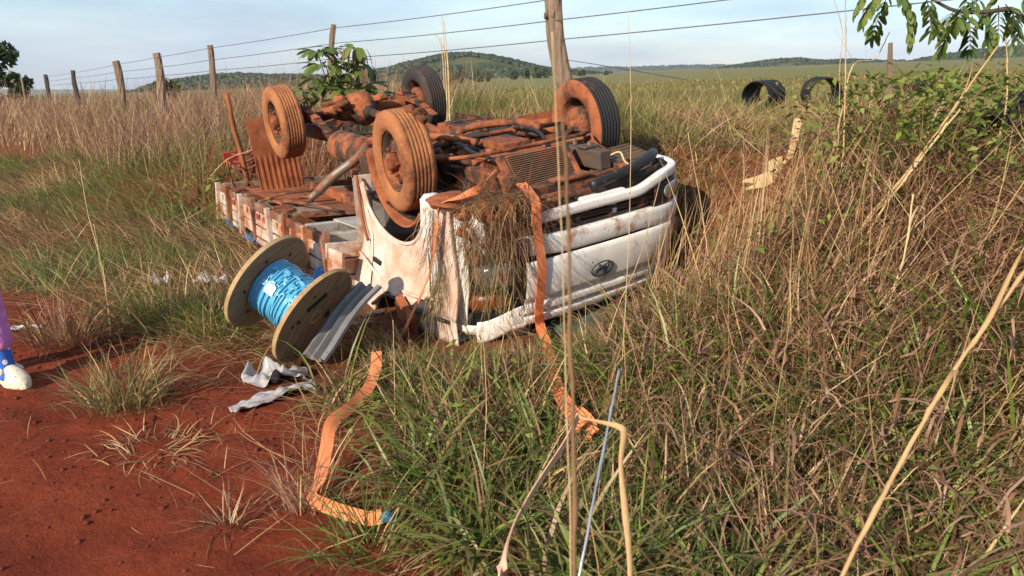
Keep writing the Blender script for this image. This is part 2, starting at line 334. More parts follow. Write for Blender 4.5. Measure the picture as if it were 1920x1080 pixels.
def ribbon(mb, pts, width, sides, thick=.004, n=40, mi=0):     # a strap: pts path, sides = width direction at each point
    P = spline(pts, n); S = spline(sides, n); S /= np.linalg.norm(S, axis=1)[:, None]
    T = np.gradient(P, axis=0); T /= np.linalg.norm(T, axis=1)[:, None]
    width = spline([(q, 0, 0) for q in width], n)[:, 0] if np.ndim(width) else np.full(n + 1, width)
    S = S - T * (S * T).sum(1)[:, None]; S /= np.linalg.norm(S, axis=1)[:, None]; Nn = np.cross(T, S)
    V = []
    for i in range(n + 1):
        for u, q in ((-.5, -.5), (0, -.35), (.5, -.5), (.5, .5), (0, .65), (-.5, .5)): V.append(P[i] + S[i] * u * width[i] + Nn[i] * q * thick)
    F = [(i * 6 + k, i * 6 + (k + 1) % 6, i * 6 + 6 + (k + 1) % 6, i * 6 + 6 + k) for i in range(n) for k in range(6)]
    F += [(5, 4, 3, 2, 1, 0), tuple(n * 6 + k for k in range(6))]
    return mb.add(V, F, mi)
def tag(o, label=None, cat=None, group=None, kind=None):
    if label: o['label'] = label
    if cat: o['category'] = cat
    if group: o['group'] = group
    if kind: o['kind'] = kind
    return o
def empty(name, loc, R=None):
    o = bpy.data.objects.new(name, None); COL.objects.link(o); o.empty_display_size = .1
    m = Matrix(np.asarray(R).tolist()).to_4x4() if R is not None else Matrix.Identity(4); m.translation = Vector(loc); o.matrix_world = m
    return o
def fastmesh(name, V, quads, tris, mats, tint=None, smooth=False, parent=None):
    me = bpy.data.meshes.new(name); nq, ntr = len(quads), len(tris)
    me.vertices.add(len(V)); me.vertices.foreach_set('co', np.ascontiguousarray(V, np.float32).ravel())
    idx = np.concatenate([np.asarray(quads, np.int32).ravel(), np.asarray(tris, np.int32).ravel()])
    me.loops.add(len(idx)); me.loops.foreach_set('vertex_index', idx)
    me.polygons.add(nq + ntr)
    me.polygons.foreach_set('loop_start', np.concatenate([np.arange(nq) * 4, nq * 4 + np.arange(ntr) * 3]).astype(np.int32))
    if smooth: me.polygons.foreach_set('use_smooth', np.ones(nq + ntr, bool))
    for k in ([mats] if isinstance(mats, str) else mats): me.materials.append(MATS[k])
    if tint is not None:
        a = me.color_attributes.new('tint', 'FLOAT_COLOR', 'POINT'); c = np.ones((len(V), 4), np.float32); c[:, :3] = tint; a.data.foreach_set('color', c.ravel())
    me.update(calc_edges=True)
    o = bpy.data.objects.new(name, me); COL.objects.link(o)
    if parent is not None: o.parent = parent
    return o

# ------------------------------------------------------------------ ground, one sheet to the horizon
def axis(lo, hi, fine, far):
    seg = [np.arange(lo, hi, fine)]; d = fine; x = hi; up = []
    while x < far: up.append(x); d *= 1.16; x += d
    d = fine; x = lo; dn = []
    while x > -far: d *= 1.16; x -= d; dn.append(x)
    return np.concatenate([dn[::-1], seg[0], up])
xs = axis(-4.2, 3.2, .035, 3100); ys = axis(1.4, 8.0, .035, 3100)
X, Y = np.meshgrid(xs, ys); Z = hfun(X, Y); nx, ny = len(xs), len(ys)
I = np.arange(nx * ny).reshape(ny, nx)
quads = np.stack([I[:-1, :-1], I[:-1, 1:], I[1:, 1:], I[1:, :-1]], -1).reshape(-1, 4)
ground = fastmesh('ground', np.stack([X, Y, Z], -1).reshape(-1, 3), quads, np.zeros((0, 3)), 'soil', smooth=True)
ca = ground.data.color_attributes.new('cover', 'FLOAT_COLOR', 'POINT'); cc = np.ones((nx * ny, 4), np.float32)
nn = (.71 * X + .70 * Y).ravel(); vv = verge(X, Y).ravel(); ta_, tb_ = tab(X.ravel(), Y.ravel())
cc[:, 0] = vv * (.55 + .3 * vn(X.ravel() * 2, Y.ravel() * 2, 31)); cc[:, 1] = ss(6.0, 8.5, nn + 1.2 * (vn(X.ravel() * .7, Y.ravel() * .7, 33) - .5)) ; cc[:, 2] = 0
# bare red cut behind the cab and round the culvert pipes
bare = np.exp(-(((X.ravel() - 2.5) / .8) ** 2 + ((Y.ravel() - 6.6) / 1.3) ** 2)) + np.exp(-(((X.ravel() - 4.2) / 1.3) ** 2 + ((Y.ravel() - 10.9) / .8) ** 2))
cc[:, 0] *= 1 - np.clip(bare, 0, 1); cc[:, 1] *= 1 - np.clip(1.3 * bare, 0, 1)
ca.data.foreach_set('color', cc.ravel()); tag(ground, kind='structure')

# ------------------------------------------------------------------ hills with woods, far trees
def hill_mat(name, c1, c2, c3):
    m, t, b, o = newmat(name); n = t.nodes.new; l = t.links.new
    tcn = n('ShaderNodeTexCoord'); q = n('ShaderNodeTexNoise'); q.inputs['Scale'].default_value = .035; q.inputs['Detail'].default_value = 8; l(tcn.outputs['Object'], q.inputs['Vector'])
    r = n('ShaderNodeValToRGB'); e = r.color_ramp.elements; e[0].position = .36; e[0].color = rgb(c1); e[1].position = .66; e[1].color = rgb(c3); k = e.new(.5); k.color = rgb(c2)
    l(q.outputs['Fac'], r.inputs[0]); l(r.outputs[0], b.inputs['Base Color']); b.inputs['Roughness'].default_value = 1; b.inputs['Specular IOR Level'].default_value = 0
hill_mat('hill_near', (.045, .065, .026), (.07, .085, .034), (.13, .13, .055))
def hill(name, label, D, pts, dep, nwood, wr, low=.0, seed=1, tintc=((.028, .045, .018), (.055, .075, .027))):
    px = np.array([p[0] for p in pts]); py = np.array([p[1] for p in pts])
    ridge_x = (px - 960) / FPX * D; ridge_z = np.array([at(p[0], p[1], D)[2] for p in pts])
    nxx, nyy = 90, 16; xs_ = np.linspace(ridge_x[0], ridge_x[-1], nxx)
    def hh(x, y):
        t = np.clip(np.abs(y - D) / dep, 0, 1); f = .5 + .5 * np.cos(math.pi * t)
        zr = np.interp(x, ridge_x, ridge_z); base = hfun(x, y) - 1.5
        return base + (zr - base) * f * (1 + .10 * (vn(x * 8 / dep, y * 8 / dep, seed) - .5) * (t > .02))
    Xh, Yh = np.meshgrid(xs_, np.linspace(D - dep, D + dep, nyy)); Zh = hh(Xh, Yh)
    I = np.arange(nxx * nyy).reshape(nyy, nxx); q = np.stack([I[:-1, :-1], I[:-1, 1:], I[1:, 1:], I[1:, :-1]], -1).reshape(-1, 4)
    tag(fastmesh(name, np.stack([Xh, Yh, Zh], -1).reshape(-1, 3), q, np.zeros((0, 3)), 'hill_near', smooth=True), kind='structure')
    if nwood:
        V0, F0 = ICO[1]; F0 = np.array(F0); r = np.random.default_rng(seed); k = 0; P = []
        x = r.uniform(ridge_x[0], ridge_x[-1], nwood * 4); y = D - dep * r.uniform(low, 1.0, nwood * 4) ** 1.3 * .9; y[:nwood // 2] = D + r.uniform(-.12, .05, nwood // 2) * dep
        ok = vn(x * 5 / dep, y * 5 / dep, seed + 9) + .35 * (1 - np.abs(y - D) / dep) > .56; ok[:nwood // 3] = True
        x = x[ok][:nwood]; y = y[ok][:nwood]; z = hh(x, y); m = len(x)
        rad = wr * r.uniform(.5, 1.25, m)
        jit = 1 + .35 * (r.random((m, len(V0), 1)) - .5)
        V = V0[None] * jit * (rad[:, None, None] * np.array([1, 1, .85])) + np.stack([x, y, z + rad * .35], -1)[:, None]
        c0, c1 = np.array(tintc[0]), np.array(tintc[1]); tt = r.random((m, 1, 1)); col = np.broadcast_to(c0 + (c1 - c0) * tt, (m, len(V0), 3)).reshape(-1, 3)
        F = (F0[None] + (np.arange(m) * len(V0))[:, None, None]).reshape(-1, 3)
        tag(fastmesh('hill_wood', V.reshape(-1, 3), np.zeros((0, 4)), F, 'foliage', tint=col), label, 'woodland', kind='stuff')
hill('hill', 'dark green scrub wood covering the rounded hill behind the truck', 620, [(560, 158), (640, 150), (690, 142), (740, 132), (780, 121), (815, 111), (850, 106), (885, 105), (920, 108), (950, 114), (980, 122), (1010, 130), (1060, 137), (1110, 142)], 130, 2600, 2.2, seed=3)
hill('hill', 'low wooded ridge left of the rounded hill, above the rear wheel', 560, [(330, 158), (380, 150), (420, 145), (470, 142), (520, 145), (580, 145), (640, 147), (720, 152), (780, 158)], 80, 1500, 1.9, seed=5)
hill('hill', 'wooded ridge on the horizon above the culvert pipes', 900, [(1300, 138), (1350, 129), (1390, 122), (1430, 116), (1470, 114), (1510, 118), (1560, 116), (1600, 117), (1640, 121), (1700, 120), (1760, 124)], 110, 2000, 2.6, seed=7)
hill('hill', 'green wooded hill rising behind the leafy branch at right', 760, [(1600, 134), (1660, 122), (1710, 112), (1760, 103), (1800, 97), (1850, 93), (1910, 86), (1980, 80), (2100, 74), (2250, 70), (2400, 80)], 110, 2200, 2.4, seed=9)
hill('hill', 'thin blue grey wooded range farthest away on the horizon', 2600, [(900, 137), (1000, 134), (1090, 130), (1180, 129), (1260, 126), (1340, 125), (1420, 129), (1520, 131)], 260, 900, 6.0, seed=11)

def crown_mesh(name, parent, c, rad, n, leaf, seed, col, up=.0, nclump=26, mats='foliage'):
    r = np.random.default_rng(seed); d = r.normal(size=(nclump, 3)); d /= np.linalg.norm(d, axis=1)[:, None]
    cl = d * (r.uniform(.35, 1, (nclump, 1)) ** .6) * np.array(rad) + np.array(c); cr = r.uniform(.22, .42, nclump) * min(rad)
    k = r.integers(0, nclump, n); e = r.normal(size=(n, 3)); e /= np.linalg.norm(e, axis=1)[:, None]
    P = cl[k] + e * (r.random((n, 1)) ** .45) * cr[k][:, None]
    a = r.normal(size=(n, 3)); a /= np.linalg.norm(a, axis=1)[:, None]; b = np.cross(a, r.normal(size=(n, 3))); b /= np.linalg.norm(b, axis=1)[:, None]
    L = leaf * r.uniform(.6, 1.3, (n, 1)); V = np.stack([P - a * L, P + b * L * .45, P + a * L, P - b * L * .45], 1).reshape(-1, 3)
    tt = (r.random((n, 1)) * .6 + .4 * r.random((nclump, 1))[k]); c0, c1 = np.array(col[0]), np.array(col[1])
    o = fastmesh(name, V, np.arange(n * 4).reshape(n, 4), np.zeros((0, 3)), mats, tint=np.repeat(c0 + (c1 - c0) * tt, 4, 0))
    if parent is not None: o.parent = parent
    return o
def far_tree(name, label, cat, u, D, top, width, n=2600, leaf=.16, seed=1, col=((.022, .045, .014), (.05, .085, .025)), group=None, hfac=.5, mesh=None):
    x = (u - 960) / FPX * D; z0 = hz(x, D); zt = at(u, top, D)[2]; H = max(zt - z0, .8); wd = width / FPX * D
    e = empty(name, (x, D, z0)); tag(e, label, cat, group)
    ch = H * hfac
    m = MB().tube(spline([(0, 0, -.1), (.03 * H, 0, H * .3), (-.02 * H, .02 * H, H * .6), (0, 0, H * .85)], 6), [wd * .05, wd * .045, wd * .04, wd * .035, wd * .03, wd * .02, wd * .01], 7)
    for k in range(5):
        a = k * 1.3 + seed; m.tube([(0, 0, H * (.3 + .08 * k)), (math.cos(a) * wd * .2, math.sin(a) * wd * .2, H * (.5 + .06 * k)), (math.cos(a) * wd * .36, math.sin(a) * wd * .36, H * (.62 + .06 * k))], [wd * .025, wd * .015, wd * .006], 5)
    m.build('trunk', 'bark', e, smooth=True)
    crown_mesh('crown', e, (0, 0, H - ch), (wd / 2, wd / 2, ch), n, leaf, seed, col)
    return e
far_tree('broadleaf_tree', 'tall dark broadleaf tree cut off by the left edge behind the fence', 'tree', -18, 34, 40, 125, 5200, .17, 2)
far_tree('round_tree', 'low round dark tree behind the leftmost fence posts', 'tree', 52, 38, 136, 72, 2600, .17, 4, hfac=.62)
far_tree('scrub_tree', 'small olive bush behind the two thick fence posts at left', 'bush', 333, 48, 146, 46, 1400, .15, 6, col=((.05, .06, .02), (.11, .11, .035)), hfac=.7)
for i, (u, tp_, wd, D, lb) in enumerate([
        (868, 131, 20, 210, 'dark round field tree just right of the dry twigs, leftmost in the pasture'), (901, 131, 22, 230, 'wide dark field tree, second right of the dry twigs'),
        (918, 134, 13, 225, 'small dark field tree touching the wide one below the hill'), (1006, 126, 15, 260, 'dark field tree under the right foot of the rounded hill'),
        (1022, 124, 12, 260, 'slim upright field tree beside the near fence post, on its left'), (985, 130, 18, 265, 'bushy field tree below the right shoulder of the rounded hill'),
        (963, 132, 14, 250, 'low field tree midway between the rounded hill and the near post'), (1085, 131, 14, 280, 'small field tree just right of the near fence post'),
        (848, 137, 12, 190, 'reddish brown low field bush beside the dry twigs'), (1130, 134, 10, 300, 'tiny field tree right of the near fence post, farther off')]):
    far_tree('field_tree', lb, 'tree', u, D, tp_, wd, 420, .42, 20 + i, group='trees dotted over the pasture', hfac=.6, col=((.10, .06, .03), (.14, .09, .045)) if i == 8 else ((.03, .055, .02), (.06, .09, .032)))

# ------------------------------------------------------------------ the overturned truck
TZ = 1.15
truck = empty('overturned_truck', tw(0, 0, -TZ), TM)
tag(truck, 'mud caked white light truck lying upside down in the ditch', 'truck')
TL = (0, 0, TZ)
def tp(mb, name, mats, smooth=False, parent=None, label=None, **k):
    o = mb.build(name, mats, parent or truck, loc=(0, 0, 0) if parent is not None else TL, smooth=smooth, **k)
    if label: o['label'] = label
    return o
# wheels
def wheel(a, b, side, near, tread, lab=None):
    hub = MB(); Rm = np.diag([1, -side if False else 1, 1]).astype(float)
    s = side                                          # -1: outer face towards -b, +1: towards +b
    P = lambda r, y: (r, y * s)
    hub.lathe([P(.001, .02), P(.055, .02), P(.058, .10), P(.05, .112), P(.025, .118), P(.001, .118)], 20)
    hub.lathe([P(.001, -.11), P(.05, -.11), P(.12, -.10), P(.135, -.08), P(.135, -.01), P(.10, 0), P(.001, 0)], 28)
    h = hub.build('wheel', 'steel_mud', truck, loc=(a, b, TZ), smooth=True)
    if lab: h['label'] = lab
    prof = [(.198, .078), (.205, .090), (.232, .100), (.270, .105), (.300, .101), (.318, .092), (.327, .080)]
    gro = []
    for g in (.050, .025, 0, -.025, -.050): gro += [(.3315, g + .0042), (.327, g + .0022), (.327, g - .0022), (.3315, g - .0042)]
    full = prof + [(.331, .070)] + gro + [(.331, -.070)] + [(r, -y) for r, y in prof[::-1]]
    mis = [0 if (i < 6 or i > len(full) - 8) else 1 for i in range(len(full))]
    t = MB().lathe([P(r, y) for r, y in full], 56, mis=mis)
    V = t.v[0]; rr = np.hypot(V[:, 0], V[:, 2]); ang = np.arctan2(V[:, 2], V[:, 0])
    V *= (1 + (.006 * (vn(ang * 3 + 5, V[:, 1] * 9, 41 + int(a * 7) + int(b * 3)) - .5) * (rr > .25)))[:, None]
    t.build('tyre', near if isinstance(near, list) else [near, tread], h, loc=(0, 0, 0), smooth=True)
    r_ = MB().lathe([P(.206, .086), P(.212, .080), P(.200, .072), P(.186, .066), P(.178, .030), P(.170, .018), P(.150, .022), P(.128, .048), P(.108, .062), P(.074, .060), P(.058, .052), P(.001, .052)], 40)
    r_.lathe([P(.206, -.086), P(.200, -.074), P(.186, -.066), P(.182, .010), P(.176, .020)], 40)
    for k in range(8):
        q = k / 8 * 2 * math.pi; r_.lump((math.cos(q) * .151, .0262 * s, math.sin(q) * .151), (.021, .010, .021), k, .05, 1, 1)
    r_.build('rim', ['steel_mud', 'hole'], h, loc=(0, 0, 0), smooth=True)
    n = MB()
    for k in range(6):
        q = k / 6 * 2 * math.pi + .3; c = (math.cos(q) * .088, 0, math.sin(q) * .088)
        n2 = MB().lathe([P(.0135, .058), P(.0135, .084), P(.009, .090), P(.001, .090)], 6, c=c); n2.build('wheel_nut', 'steel_mud', h, loc=(0, 0, 0))
    return h
w1 = wheel(0, -.745, -1, 'mud_tyre', 'mud_tyre', 'front wheel nearest the camera, caked in orange mud')
w2 = wheel(0, .745, 1, 'rubber_mud', 'rubber', 'far front wheel with clean black tread and muddy inner side')
w3 = wheel(-WB, -.725, -1, 'mud_tyre', 'mud_tyre', 'rear wheel at left, caked in orange mud')
w4 = wheel(-WB, .725, 1, 'rubber_dust', 'rubber_dust', 'far rear wheel with brown dusty sidewall')
w1.rotation_euler = (0, .3, R_(-4)); w2.rotation_euler = (0, 1.0, R_(-4)); w3.rotation_euler = (0, .8, 0)
for (a, b, c, r, sd_) in [(.10, -.69, .325, (.045, .03, .03), 1), (.14, -.67, .300, (.045, .04, .03), 2), (.18, -.675, .268, (.05, .035, .03), 3), (.06, -.69, .333, (.05, .03, .015), 4)]:
    tp(MB().lump((a, b, c), r, sd_, .5, 2), 'mud_clump', 'mud_dark', True)
# chassis
for s in (-1, 1):
    P = spline([(-3.55, .36 * s, -.20), (-3.0, .36 * s, -.17), (-2.3, .36 * s, -.16), (-1.4, .37 * s, -.22), (-.5, .38 * s, -.22), (.2, .40 * s, -.16), (.85, .40 * s, -.20)], 26)
    m = MB(); V = []
    for p in P: V += [p + np.array([0, y, z]) for y, z in ((-.03, -.07), (.03, -.07), (.03, .07), (-.03, .07))]
    n = len(P); m.add(V, [(i * 4 + k, i * 4 + (k + 1) % 4, i * 4 + 4 + (k + 1) % 4, i * 4 + 4 + k) for i in range(n - 1) for k in range(4)] + [(3, 2, 1, 0), tuple(n * 4 - 4 + k for k in range(4))])
    tp(m, 'chassis_rail', 'steel_mud', bevel=.006)
for a, h_, mt in [(-3.45, .10, 'steel_mud'), (-2.05, .10, 'steel_dark'), (-1.25, .09, 'steel_dark'), (-.45, .11, 'steel_mud'), (.78, .10, 'steel_mud')]:
    tp(MB().box((a, 0, -.2), (.09, .72, h_)).box((a, 0, -.14), (.12, .30, .02)), 'crossmember', mt, bevel=.006)
ax = MB().tube(spline([(-WB, -.66, 0), (-WB, -.3, .0), (-WB, -.16, .01), (-WB, .16, .01), (-WB, .3, 0), (-WB, .66, 0)], 20), [.045] * 6 + [.055, .075, .09, .10, .10, .10, .09, .075, .055] + [.045] * 6, 14)
ax.lump((-WB + .02, .03, .02), (.20, .165, .165), 3, .12, 3).lathe([(.12, -.0), (.13, .02), (.13, .05), (.05, .09), (.04, .16)], 18, c=(-WB + .1, .03, .02), R=rotm((0, 0, R_(-90))))
tp(ax, 'rear_axle', 'steel_mud', True)
for k in range(9):                                     # dried mud and root lumps on the axle housing
    tp(MB().lump((-WB + RNG.uniform(-.12, .16), RNG.uniform(-.35, .45), RNG.uniform(.04, .15)), (RNG.uniform(.04, .09), RNG.uniform(.05, .10), .035), k + 5, .6, 2), 'mud_clump', 'mud' if k % 2 else 'mud_dark', True)
for s in (-1, 1):
    for k in range(4):
        L = 1.25 - .27 * k; Pn = [(-WB + t * L / 2, .52 * s, .035 + .016 * k - .10 * (t * L / 1.25) ** 2) for t in np.linspace(-1, 1, 11)]
        m = MB(); V = []
        for p in Pn: V += [(p[0], p[1] - .032, p[2] - .006), (p[0], p[1] + .032, p[2] - .006), (p[0], p[1] + .032, p[2] + .006), (p[0], p[1] - .032, p[2] + .006)]
        m.add(V, [(i * 4 + q, i * 4 + (q + 1) % 4, i * 4 + 4 + (q + 1) % 4, i * 4 + 4 + q) for i in range(10) for q in range(4)] + [(3, 2, 1, 0), (40, 41, 42, 43)])
        tp(m, 'leaf_spring', 'steel_mud')
    tp(MB().box((-WB, .52 * s, .10), (.16, .10, .03)).tube([(-WB - .05, .49 * s, -.05), (-WB - .05, .49 * s, .15)], .009, 6).tube([(-WB + .05, .49 * s, -.05), (-WB + .05, .49 * s, .15)], .009, 6)
       .tube([(-WB - .05, .55 * s, -.05), (-WB - .05, .55 * s, .15)], .009, 6).tube([(-WB + .05, .55 * s, -.05), (-WB + .05, .55 * s, .15)], .009, 6), 'spring_clamp', 'steel_mud', bevel=.004)
    tp(MB().tube([(-WB + .12, .44 * s, -.02), (-WB + .45, .42 * s, -.22)], [.026, .026], 10).tube([(-WB + .25, .43 * s, -.1), (-WB + .48, .42 * s, -.24)], [.036, .036], 12), 'shock_absorber', 'steel_dark', True)
tp(MB().tube(spline([(-WB + .2, .03, .01), (-1.9, .02, -.03), (-1.2, 0, -.08), (-.55, 0, -.10)], 12), .04, 12).lump((-WB + .26, .03, .01), (.06, .06, .06), 1, .2, 2).lump((-1.25, 0, -.08), (.07, .055, .055), 2, .2, 2), 'drive_shaft', 'steel_dark', True)
# exhaust, tanks, boxes
tp(MB().lathe([(.001, -.30), (.10, -.30), (.125, -.285), (.13, -.26), (.13, .26), (.125, .285), (.10, .30), (.001, .30)], 26, c=(-1.55, -.50, -.16), R=rotm((0, 0, R_(-90)))), 'muffler', 'steel_mud', True)
tp(MB().tube(spline([(-1.28, -.50, -.12), (-1.12, -.56, -.09), (-1.05, -.68, -.15), (-1.12, -.84, -.25), (-1.2, -.97, -.37)], 18), [.036] * 19, 14).tube(spline([(-1.2, -.97, -.37), (-1.24, -1.03, -.42)], 3), [.030] * 4, 14), 'exhaust_pipe', 'alloy', True)
tp(MB().box((-1.25, .52, -.22), (.85, .32, .26)).box((-1.0, .52, -.085), (.03, .34, .02)).box((-1.5, .52, -.085), (.03, .34, .02)), 'fuel_tank', 'steel_dark', bevel=.03, seg=3)
tp(MB().box((-.83, -.57, -.20), (.26, .24, .24)).box((-.83, -.57, -.07), (.20, .20, .03)), 'battery_box', 'steel_mud', bevel=.012)
# engine and gearbox, seen from below
tp(MB().box((.12, -.02, -.13), (.55, .34, .20), jit=.015).box((.12, -.02, -.02), (.46, .26, .03)).lump((-.35, 0, -.12), (.30, .16, .13), 4, .15, 3).tube([(-.75, 0, -.10), (-.4, 0, -.10)], [.07, .10], 14), 'engine', 'steel_dark', bevel=.012)
tp(MB().box((.14, -.05, .01), (.30, .22, .05)).tube([(.22, -.08, .02), (.22, -.08, .045)], .018, 8), 'oil_pan', 'steel_mud', bevel=.015)
for s in (-1, 1):
    arm = MB(); arm.tube(spline([(-.22, .36 * s, -.06), (-.10, .50 * s, -.02), (0, .66 * s, -.02)], 8), [.03, .03, .028, .028, .026, .026, .026, .026, .03], 10)
    arm.tube(spline([(.24, .36 * s, -.06), (.11, .50 * s, -.02), (0, .66 * s, -.02)], 8), .026, 10).lump((0, .66 * s, 0), (.05, .05, .05), 2, .2, 2)
    tp(arm, 'suspension_arm', 'steel_mud', True)
    tp(MB().tube([(.03, .44 * s, -.20), (.03, .52 * s, .03)], [.05, .035], 12), 'shock_absorber', 'steel_dark', True)
    tp(MB().tube(spline([(-.9, .31 * s, -.10), (-.3, .32 * s, -.10), (.1, .34 * s, -.08)], 6), .018, 8), 'torsion_bar', 'steel_mud', True)
tp(MB().tube([(-.16, -.66, .00), (-.20, -.2, .02), (-.20, .25, .02), (-.16, .66, .00)], .016, 8).lump((-.20, .25, .02), (.03, .03, .03), 1, .1, 1), 'steering_rod', 'steel_mud', True)
tp(MB().tube(spline([(-.15, .62, -.04), (.22, .56, .00), (.40, .40, .02), (.42, 0, .02), (.40, -.40, .02), (.22, -.56, .0), (-.15, -.62, -.04)], 30), .013, 8), 'stabiliser_bar', 'steel_mud', True)
# front cross beam, orange with mud, and the grey upright channel by the far rail
tp(MB().box((.28, .05, -.08), (.14, .86, .09), (0, 0, R_(3))).box((.28, .05, -.025), (.20, .80, .015), (0, 0, R_(3))), 'front_crossmember', 'mud', bevel=.01)
tp(MB().box((.52, .30, -.09), (.52, .09, .12)).box((.60, .30, -.02), (.10, .12, .02)), 'frame_horn', 'grey_shield', bevel=.008)
tp(MB().box((.55, -.42, -.12), (.52, .07, .12)), 'frame_horn', 'steel_mud', bevel=.008)
for k in range(2): tp(MB().tube([(.46 + .16 * k, .30, -.025), (.46 + .16 * k, .30, .012)], .016, 6), 'bolt', 'alloy')
# radiator pack, tipped towards the camera
rad = MB().box((.62, -.10, -.10), (.05, .46, .27), (0, R_(-40), 0)); rad_o = tp(rad, 'radiator', 'radiator', bevel=.008)
Rr = rotm((0, R_(-40), 0))
for k in range(17):
    tp(MB().box(Rr @ np.array([.031, 0, -.115 + .0144 * k]) + np.array([.62, -.10, -.10]), (.012, .42, .006), (0, R_(-40), 0)), 'fin', 'radiator', parent=rad_o)
for y in (-.345, .145): tp(MB().box(Rr @ np.array([.006, 0, 0]) + np.array([.62, y, -.10]), (.06, .04, .29), (0, R_(-40), 0)), 'radiator_tank', 'steel_mud', bevel=.01)
# splash shields between the far wheel and the bumper
def shield(c, d, rot, n):
    o = tp(MB().box(c, d, rot, jit=.01), 'splash_shield', 'grey_shield', bevel=.012)
    Rm = rotm(rot)
    for k in range(n): tp(MB().box(np.array(c) + Rm @ np.array([d[0] * (-.38 + .76 * k / (n - 1)), 0, d[2] / 2]), (.022, d[1] * .9, .02), rot), 'rib', 'grey_shield', parent=o, bevel=.006)
shield((.48, .62, -.18), (.30, .44, .06), (R_(3), R_(8), R_(-6)), 5); shield((.74, .52, -.20), (.22, .50, .05), (0, R_(14), R_(-4)), 4); shield((.60, -.55, -.22), (.30, .26, .05), (0, R_(12), R_(8)), 3)
# hoses and cables
for pts, r, mt in [([(.98, .02, -.17), (.96, .22, -.15), (.93, .42, -.13), (.86, .60, -.11), (.76, .72, -.12)], .034, 'plastic_black'), ([(.94, -.30, -.20), (.95, .0, -.20), (.92, .3, -.18)], .026, 'steel_dark'),
                   ([(-.5, -.25, -.10), (-.1, -.30, .02), (.2, -.34, .0), (.5, -.30, -.05), (.7, -.36, -.14)], .016, 'plastic_black'), ([(-.6, .2, -.08), (-.2, .24, .03), (.15, .22, .04), (.45, .10, -.03)], .014, 'plastic_black'),
                   ([(.30, .42, -.06), (.42, .46, .01), (.52, .42, -.02), (.58, .50, -.10)], .008, 'alloy'), ([(.62, .42, -.12), (.70, .48, -.08), (.78, .46, -.13), (.84, .50, -.18)], .007, 'straw_pale'),
                   ([(-1.0, .1, -.1), (-.6, .14, .02), (-.25, .30, .06), (.0, .34, .04)], .03, 'steel_mud'), ([(-.7, -.2, -.08), (-.45, -.32, .03), (-.15, -.30, .05), (.05, -.22, .03)], .024, 'mud'),
                   ([(.35, -.48, -.14), (.5, -.58, -.10), (.62, -.66, -.17), (.7, -.7, -.3)], .012, 'plastic_black'), ([(-2.3, .1, -.12), (-2.0, .16, -.03), (-1.7, .2, -.1)], .012, 'plastic_black'),
                   ([(-2.4, -.3, -.1), (-2.1, -.34, -.02), (-1.8, -.36, -.07), (-1.5, -.3, -.06)], .010, 'plastic_black'), ([(-3.2, -.2, -.15), (-3.0, .1, -.08), (-2.8, .3, -.12)], .012, 'plastic_black')]:
    tp(MB().tube(spline(pts, 24), r, 8), 'hose', mt, True)
for k in range(26):                                    # mud packed into the frame
    a, b = RNG.uniform(-1.2, .40), RNG.uniform(-.62, .55)
    tp(MB().lump((a, b, -.12 + RNG.uniform(-.06, .09)), (RNG.uniform(.03, .11), RNG.uniform(.03, .08), RNG.uniform(.02, .05)), k, .7, 2), 'mud_clump', ['mud', 'mud_dark', 'mud'][k % 3], True)
# cab floor pan and heel boards behind the mechanicals
tp(MB().grid(lambda u, v: (-.72 + 1.55 * u, -.80 + 1.6 * v, -.34 + .03 * math.sin(9 * u) + .05 * (abs(v - .5) < .18)), 24, 20), 'floor_pan', 'steel_dark', solid=.01)
tp(MB().grid(lambda u, v: (-.75 - .10 * u + .03 * math.sin(v * 12), -.84 + 1.68 * v, -.22 - .75 * u), 8, 16), 'cab_rear_wall', 'bed_grey', solid=.015)
tp(MB().grid(lambda u, v: (-.70 + 1.45 * u, -.84 + 1.64 * v, -.97 - .05 * math.sin(u * 7 + 2 * v) - .05 * (u > .5)), 10, 10), 'roof', 'paint', solid=.02)
# wheel arch liners
for s in (-1, 1):
    q = lambda u, v, s=s: ((.41 + .02 * math.sin(v * 9)) * math.cos(R_(178 + 140 * u)), s * (.56 + .27 * v), .0 + (.41 + .02 * math.sin(v * 9)) * math.sin(R_(178 + 140 * u)) * 1.02)
    tp(MB().grid(q, 22, 6), 'wheel_arch_liner', 'rubber_mud' if s > 0 else 'mud', True, solid=.012)
# near cab side with its wheel arch (a, c outline), crushed and bowed outwards low down
def side_b(a, c): return (-.030 * math.exp(-((a * .8 + c + .75) / .05) ** 2) * float(ss(-.3, 0, a)) + .035 * math.exp(-(((a - .28) / .13) ** 2 + ((c + .66) / .10) ** 2)) + .03 * math.exp(-(((a + .42) / .10) ** 2 + ((c + .9) / .12) ** 2))) -.865 - .14 * float(ss(-.55, -1.05, c)) * (1 - .4 * float(ss(.2, .8, a))) + .020 * math.sin(5 * a + 2.1 * c) * float(ss(-.4, -.8, c)) + .012 * (float(vn(a * 6, c * 6, 51)) - .5)
def side_top(a):
    if a < -.47: return -.20 + .05 * (a + .47) / .10
    if abs(a) <= .47: return -.20 - .33 * math.sqrt(max(0, 1 - (a / .47) ** 2)) ** .9
    return -.20 + .05 * float(ss(.47, .72, a))
def cab_side(u, v):
    a = -.56 + 1.36 * u; t = side_top(a); bot = -1.10 + .24 * float(ss(-.26, -.02, a)) + .012 * math.sin(11 * a); c = t + (bot - t) * v
    if u < .08: a = a + (a + .0) * 0 - .18 * v ** 1.5 * (1 - u / .08)
    elif u < .4: a = a - .18 * v ** 1.5 * (1 - (u - .08) / .32) * .8
    return (a, side_b(a, c), c)
sd_ = tp(MB().grid(cab_side, 60, 18), 'cab_side', 'paint_side', True, solid=.022, label='dented near cab side streaked with orange mud, with the wheel arch')
lip = []
